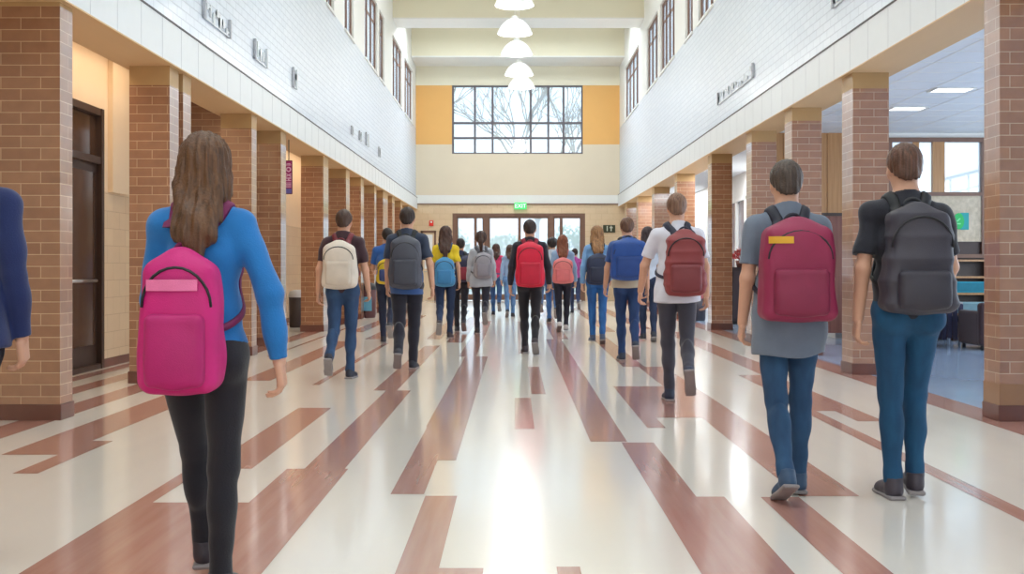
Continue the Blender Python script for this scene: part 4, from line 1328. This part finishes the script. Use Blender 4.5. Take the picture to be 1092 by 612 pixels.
# magenta sign on the left, hung behind the fifth column
YS = 17.6
s = empty('hanging_sign', (gx(308, YS), YS, gz(207, YS)), 'tall magenta sign with pale characters hanging beside the left brick columns', 'sign')
x0, x1 = gx(304.2, YS) - gx(308, YS), gx(311.8, YS) - gx(308, YS)
hh = gz(171, YS) - gz(207, YS)
b_ = MB(); b_.box(x0, x1, -0.015, 0.015, 0, hh); b_.build('board', mat('dark_plum', rgb(92, 24, 66), 0.5), s, bevel=0.003)
b_ = MB(); b_.box(x0 + .012, x1 - .012, -0.019, -0.015, hh * .17, hh * 0.97, 0); b_.box(x0 + .012, x1 - .012, -0.019, -0.015, 0.012, hh * .16, 1)
b_.build('printed_face', [mat('magenta_print', rgb(176, 36, 112), 0.5), mat('violet_print', rgb(112, 104, 176), 0.5)], s)
b_ = MB()
def ring_(cx, cz, r0, r1, n=18):
    for k in range(n):
        a0, a1 = 2 * PI * k / n, 2 * PI * (k + 1) / n
        b_.face([(cx + r0 * math.cos(a0), -.021, cz + r0 * math.sin(a0)), (cx + r1 * math.cos(a0), -.021, cz + r1 * math.sin(a0)), (cx + r1 * math.cos(a1), -.021, cz + r1 * math.sin(a1)), (cx + r0 * math.cos(a1), -.021, cz + r0 * math.sin(a1))])
def bar_(xa, za, xc, zc, w):
    d = Vector((xc - xa, 0, zc - za)).normalized() * 1.0
    q = Vector((-d.z, 0, d.x)) * w / 2
    A, B_ = Vector((xa, -.021, za)), Vector((xc, -.021, zc))
    b_.face([A - q, B_ - q, B_ + q, A + q])
ring_(0, hh * .73, .022, .040)
bar_(-.04, hh * .60, .04, hh * .52, .016); bar_(-.04, hh * .52, .04, hh * .60, .016)
bar_(-.04, hh * .47, .04, hh * .47, .018); bar_(0, hh * .40, 0, hh * .47, .018); bar_(-.04, hh * .40, .04, hh * .40, .014)
for zz in (.33, .29, .25, .21):
    bar_(-.04, hh * zz, .04, hh * zz, .010)
bar_(-.04, hh * .86, .04, hh * .86, .012); bar_(-.03, hh * .90, .03, hh * .90, .012)
b_.build('characters', mat('pale_pink_print', rgb(244, 196, 222), 0.5), s)
b_ = MB(); b_.tube([(0, 0, hh), (0, 0, 3.66 - gz(207, YS))], 0.008, 6); b_.build('hanger', M_BLACK, s)

# pale raised lettering on the white upper walls, too worn and oblique to read
M_LETTER = mat('letter_grey', rgb(188, 190, 198), 0.5, var=0.2, nscale=(30, 30, 30))
M_LETW = mat('letter_white', rgb(228, 232, 236), 0.45, var=0.05)
def raised(xf, s_, y0, y1, z0, z1, label, n, seed):
    r = random.Random(seed)
    b = MB()
    xf += s_ * 0.008
    for i in range(n):
        y = y0 + (y1 - y0) * i / max(n - 1, 1)
        hgt = (z1 - z0) * (1.0 if i in (0, n - 1) else r.uniform(0.25, 0.8))
        zz = z0 + (0 if i in (0, n - 1) else r.uniform(0, (z1 - z0) - hgt))
        dpt = 0.03 if i in (0, n - 1) else 0.014
        wd = 0.05 if i in (0, n - 1) else r.uniform(0.03, 0.08)
        b.box(xf, xf + s_ * dpt, y, y + wd, zz, zz + hgt, 0 if i in (0,) or (n > 6 and i == n - 1) else 1)
        if i not in (0,) and r.random() < 0.7:
            b.box(xf, xf + s_ * dpt * .8, y, y + wd * 2.0, zz + hgt * r.uniform(.2, .7), zz + hgt * r.uniform(.72, .9), 1)
    b.box(xf, xf + s_ * 0.012, y0, y1 + 0.05, z0 + 0.005, z0 + 0.025, 1)
    o = b.build('raised_lettering', [M_LETTER, M_LETW])
    return tag(o, label, 'lettering', 'worn raised lettering on the white walls')
raised(HL, 1, 12.3, 13.4, 3.88, 4.10, 'worn raised lettering nearest the camera on the left white wall', 9, 1)
raised(HL, 1, 14.7, 15.4, 3.88, 4.14, 'second patch of worn lettering from the camera on the left white wall', 5, 2)
raised(HL, 1, 17.25, 17.5, 3.92, 4.22, 'single upright mark on the left white wall above the magenta sign', 2, 3)
raised(HL, 1, 23.4, 23.6, 3.92, 4.10, 'small upright mark on the left wall, first of the four far ones', 2, 4)
raised(HL, 1, 24.6, 24.9, 3.94, 4.14, 'small upright mark on the left wall, second of the four far ones', 2, 5)
raised(HL, 1, 25.7, 26.1, 3.94, 4.24, 'small upright mark on the left wall, third of the four far ones', 2, 6)
raised(HL, 1, 28.1, 28.4, 3.92, 4.16, 'small upright mark on the left wall, farthest of the four far ones', 2, 7)
raised(HR, -1, 17.0, 19.9, 4.02, 4.24, 'long line of worn raised lettering on the right white wall', 14, 8)
raised(HR, -1, 11.8, 12.7, 4.08, 4.28, 'worn raised lettering at the top right on the white wall', 8, 9)

# recessed ceiling lights of the room on the right
M_PANEL = mat('light_panel', (1, 1, 1, 1), 0.5, emis=(1, 1, 1, 1), estr=1.6)
for X_, Y_, w_ in ((5.28, 13.6, 'recessed light panel in the right-hand ceiling, nearer of the two'), (5.3, 15.2, 'recessed light panel in the right-hand ceiling, farther of the two')):
    r = empty('ceiling_light', (X_, Y_, 3.297), w_, 'light', 'recessed light panels')
    b_ = MB()
    for a in ((-.24, -.21, -.17, .17), (.21, .24, -.17, .17), (-.21, .21, -.17, -.14), (-.21, .21, .14, .17)):
        b_.box(a[0], a[1], a[2], a[3], -0.012, 0.0)
    b_.build('frame', M_WHITE, r)
    b_ = MB(); b_.box(-.21, .21, -.14, .14, -0.008, -0.002); b_.build('diffuser', M_PANEL, r)

# plaque on the oak and red-brown panelling
b_ = MB(); x0, x1 = gx(877, YW), gx(887, YW)
b_.box(x0, x1, YW - 0.03, YW - 0.0, gz(276, YW), gz(244, YW)); b_.box(x0 + .02, x1 - .02, YW - 0.034, YW - 0.03, gz(273, YW), gz(247, YW), 1)
tag(b_.build('wall_plaque', [M_WOOD, mat('pale_plaque', rgb(226, 190, 160), 0.5)], bevel=0.003), 'pale upright plaque on the red-brown panelling right of the crimson backpack', 'plaque')

# seats in the room on the right
def row_seat(X, Y, label):
    r = empty('waiting_seat', (X, Y, 0), label, 'seat', 'dark row seats by the window')
    b_ = MB(); b_.box(-.26, .26, -.24, .24, .36, .44); b_.build('seat', cloth(44, 42, 56), r, bevel=0.02)
    b_ = MB()
    for k in range(7):
        x = -.24 + k * .08
        b_.box(x - .033, x + .033, -.27, -.23, .10 if k % 2 else .12, .62)
    b_.build('backrest', cloth(56, 56, 84), r, bevel=0.01)
    b_ = MB(); b_.tube([(-.27, -.25, .63), (.27, -.25, .63)], .014, 8); b_.build('top_rail', M_STEEL, r)
    for x in (-.24, .24):
        for y in (-.2, .2):
            b_ = MB(); b_.tube([(x, y, 0), (x, y, .37)], .02, 8); b_.build('leg', M_STEEL, r)
row_seat(gx(1000, 16.6), 16.6, 'dark slatted seat with steel legs beside the brown armchair')
row_seat(gx(958, 16.6), 16.6, 'dark slatted seat behind the legs of the person in teal jeans')
r = empty('armchair', (gx(1062, 15.95), 15.95, 0), 'dark brown upholstered armchair by the nearest right-hand brick column', 'armchair')
md = cloth(64, 42, 46)
q = SDF(); q.box((0, -.36, .36), (.40, .07, .30), .05); mesh_obj('backrest', [q.mesh(.012)], md, r)
q = SDF(); q.box((0, .02, .28), (.28, .32, .12), .05); mesh_obj('seat', [q.mesh(.012)], md, r)
for sx in (-1, 1):
    q = SDF(); q.box((sx * .34, .0, .30), (.06, .36, .24), .04); mesh_obj('arm', [q.mesh(.012)], md, r)
for sx in (-1, 1):
    for y in (-.34, .30):
        b_ = MB(); b_.tube([(sx * .33, y, 0), (sx * .33, y, .08)], .025, 8); b_.build('leg', M_BLACK, r)
# low shelf with teal and tan folders under the pinboard
r = empty('display_shelf', (gx(1036, 17.7), 17.74, 0), 'low dark shelf under the cream pinboard', 'shelf')
b_ = MB(); b_.box(-.34, -.31, -.18, .18, 0, 1.26); b_.box(.31, .34, -.18, .18, 0, 1.26); b_.box(-.31, .31, .15, .18, 0, 1.26); b_.build('cabinet_sides', M_DKFRAME, r)
for z in (0.08, 0.42, 0.74, 1.0, 1.26):
    b_ = MB(); b_.box(-.34, .34, -.19, .18, z - .02, z + .01); b_.build('shelf_board', M_WOOD, r)
fold = [((44, 158, 182), .76, 'lower'), ((60, 176, 196), .44, 'lowest')]
for k, (cc, z, w_) in enumerate((((52, 160, 186), .755, 'middle'), ((150, 190, 200), .435, 'lower'))):
    b_ = MB(); b_.box(-.28, .24, -.16, .08, z, z + .17); b_.box(-.27, .23, -.165, -.16, z + .02, z + .15, 1)
    o = b_.build('storage_box', [cloth(*cc), cloth(*[x * 0.8 for x in cc])], bevel=0.008); o.location = r.location
    tag(o, 'teal storage box on the %s board of the dark shelf' % w_, 'box', 'storage boxes on the shelf')
# dark planter cabinet with red leaves in the right aisle
YP = 23.0
r = empty('planter_cabinet', (gx(790.5, YP), YP, 0), 'dark cabinet beside a white window seen between two right-hand columns', 'cabinet')
b_ = MB(); b_.box(-.24, .24, -.25, .25, 0.06, 1.15); b_.build('body', mat('dark_cabinet', rgb(66, 58, 66), 0.5, var=0.2), r, bevel=0.01)
b_ = MB(); b_.box(-.22, .22, -.23, .23, 0.0, 0.06); b_.build('plinth', M_BLACK, r)
b_ = MB(); b_.box(-.20, .20, -.262, -.25, 0.12, 1.08); do = b_.build('door', mat('dark_cabinet_door', rgb(76, 66, 74), 0.5), r)
b_ = MB(); b_.tube([(.15, -.28, .55), (.15, -.28, .70)], .008, 6); b_.build('handle', M_STEEL, do)
r = empty('red_plant', (gx(790.5, YP), YP, 1.15), 'red leaved plant in a pot on the dark cabinet', 'plant')
b_ = MB(); b_.lathe([(0, 0), (.09, 0), (.12, .14), (.11, .14), (.10, .12), (0, .12)]); b_.build('pot', mat('pot_clay', rgb(120, 76, 66), 0.6), r)
b_ = MB()
rr = random.Random(5)
for k in range(140):
    a, e = rr.uniform(0, 2 * PI), rr.uniform(.1, 1.4)
    d = Vector((math.cos(a) * math.cos(e), math.sin(a) * math.cos(e), math.sin(e)))
    p = Vector((0, 0, .16)) + d * rr.uniform(.05, .21)
    t = d.cross(Vector((rr.uniform(-1, 1), rr.uniform(-1, 1), rr.uniform(-1, 1)))).normalized()
    b_.face([p, p + d * .03 + t * .02, p + d * .075, p + d * .03 - t * .02], 0)
b_.build('leaves', mat('red_leaf', rgb(176, 58, 62), 0.6, var=0.3), r)
# waste bins along the columns
def bin_(px, Y, h, w, body, lid, label, panel=None):
    r = empty('waste_bin', (gx(px, Y), Y, 0), label, 'bin')
    b_ = MB(); b_.lathe([(0, 0), (w * .42, 0), (w * .46, .02), (w * .5, h * .82), (w * .48, h * .82), (w * .44, .05), (0, .05)], n=24); b_.build('body', body, r)
    b_ = MB(); b_.lathe([(w * .53, h * .80), (w * .53, h * .86), (w * .44, h * .96), (w * .2, h), (0, h)], n=24); b_.lathe([(w * .53, h * .80), (w * .48, h * .80)], n=24); b_.build('lid', lid, r)
    if panel:
        b_ = MB(); b_.box(-w * .3, w * .3, -w * .53, -w * .49, h * .2, h * .6); b_.build('panel', panel, r)
bin_(317.5, 21.6, 0.72, 0.34, mat('bin_dark', rgb(62, 52, 54), 0.5), mat('bin_lid', rgb(196, 200, 206), 0.4), 'dark bin with pale lid between two left-hand brick columns')
bin_(392, 25.75, 0.80, 0.40, mat('bin_maroon', rgb(96, 56, 60), 0.5), M_BLACK, 'dark maroon bin with a blue panel beside the left-hand columns', mat('bin_blue', rgb(96, 160, 190), 0.5))
bin_(744, 24.3, 0.60, 0.36, mat('bin_black', rgb(58, 56, 70), 0.5), mat('bin_red', rgb(150, 70, 76), 0.5), 'dark bin with a reddish lid behind the person in the white T-shirt')

# ------------------------------------------------------------------ outdoors behind the rear doors
g = MB(); g.box(-40, 40, YE + 0.3, 120, -0.25, -0.05); struct(g.build('ground_outside', mat('pale_paving', rgb(196, 198, 198), 0.8, var=0.1, nscale=(1, 1, 1))))
g = MB(); g.box(-40, 40, 56, 120, -0.05, 0.0); tag(g.build('lawn', mat('pale_lawn', rgb(150, 182, 134), 0.9, var=0.15, nscale=(2, 2, 2))), 'pale green lawn beyond the paved forecourt', 'lawn', kind='structure')
M_BARK = mat('grey_bark', rgb(150, 142, 138), 0.9, var=0.3)
M_LEAF = mat('pale_leaf', rgb(150, 184, 138), 0.8, var=0.3, nscale=(3, 3, 3))
def branch(b, p, d, L, r, depth, rnd):
    q = p + d * L
    mid = p + d * L * .5 + Vector((rnd.uniform(-1, 1), rnd.uniform(-1, 1), rnd.uniform(-1, 1))) * L * .06
    b.tube([p, mid, q], [r, r * .85, r * .68], 6 if depth > 1 else 8, caps=False)
    if depth == 0:
        return
    for k in range(3 if depth > 1 else 4):
        nd = (d + Vector((rnd.uniform(-1, 1), rnd.uniform(-1, 1), rnd.uniform(-.3, .8))) * .75).normalized()
        branch(b, q - d * L * rnd.uniform(0, .35), nd, L * rnd.uniform(.6, .78), r * .62, depth - 1, rnd)
def bare_tree(X, Y, h, seed, label):
    rnd = random.Random(seed)
    r = empty('bare_tree', (X, Y, -0.06), label, 'tree', 'bare trees outside the rear window')
    b = MB(); branch(b, Vector((0, 0, 0)), Vector((0, 0, 1)), h * .36, .16, 5, rnd); b.build('trunk', M_BARK, r)
bare_tree(-3.6, 48, 12.0, 3, 'bare tree seen through the left panes of the rear window')
bare_tree(1.2, 59, 14.5, 9, 'bare tree seen through the middle panes of the rear window')
bare_tree(5.4, 70, 16.5, 14, 'bare tree seen through the right panes of the rear window')
def bush(X, Y, w, h, seed, label):
    rnd = random.Random(seed)
    r = empty('green_shrub', (X, Y, -0.06), label, 'shrub', 'green shrubs beyond the rear doors')
    b = MB(); 
    for k in range(5):
        b.tube([(rnd.uniform(-.1, .1), rnd.uniform(-.1, .1), 0), (rnd.uniform(-.5, .5) * w * .5, rnd.uniform(-.3, .3), h * .6)], [.05, .02], 6)
    b.build('stem', M_BARK, r)
    b = MB()
    for k in range(1500):
        a, e, q = rnd.uniform(0, 2 * PI), rnd.uniform(-1, 1), rnd.uniform(.55, 1.05)
        c_ = math.sqrt(1 - e * e)
        p = Vector((math.cos(a) * c_ * w / 2 * q, math.sin(a) * c_ * w * .35 * q, h * .56 + e * h * .44 * q))
        d = Vector((rnd.uniform(-1, 1), rnd.uniform(-1, 1), rnd.uniform(-1, 1))).normalized()
        t = d.orthogonal().normalized()
        b.face([p - d * .12, p + t * .06, p + d * .12, p - t * .06])
    b.build('foliage', M_LEAF, r)
for k, (X, w, h, l) in enumerate(((-6.4, 2.5, 2.9, 'leftmost of the green shrubs'), (-3.4, 2.6, 3.3, 'second green shrub from the left'), (-0.4, 2.5, 2.8, 'middle green shrub, behind the centre doors'), (2.6, 2.6, 3.2, 'second green shrub from the right'), (5.6, 2.5, 2.9, 'rightmost of the green shrubs'))):
    bush(X, 54, w, h, 20 + k, l + ' outside the rear doors')
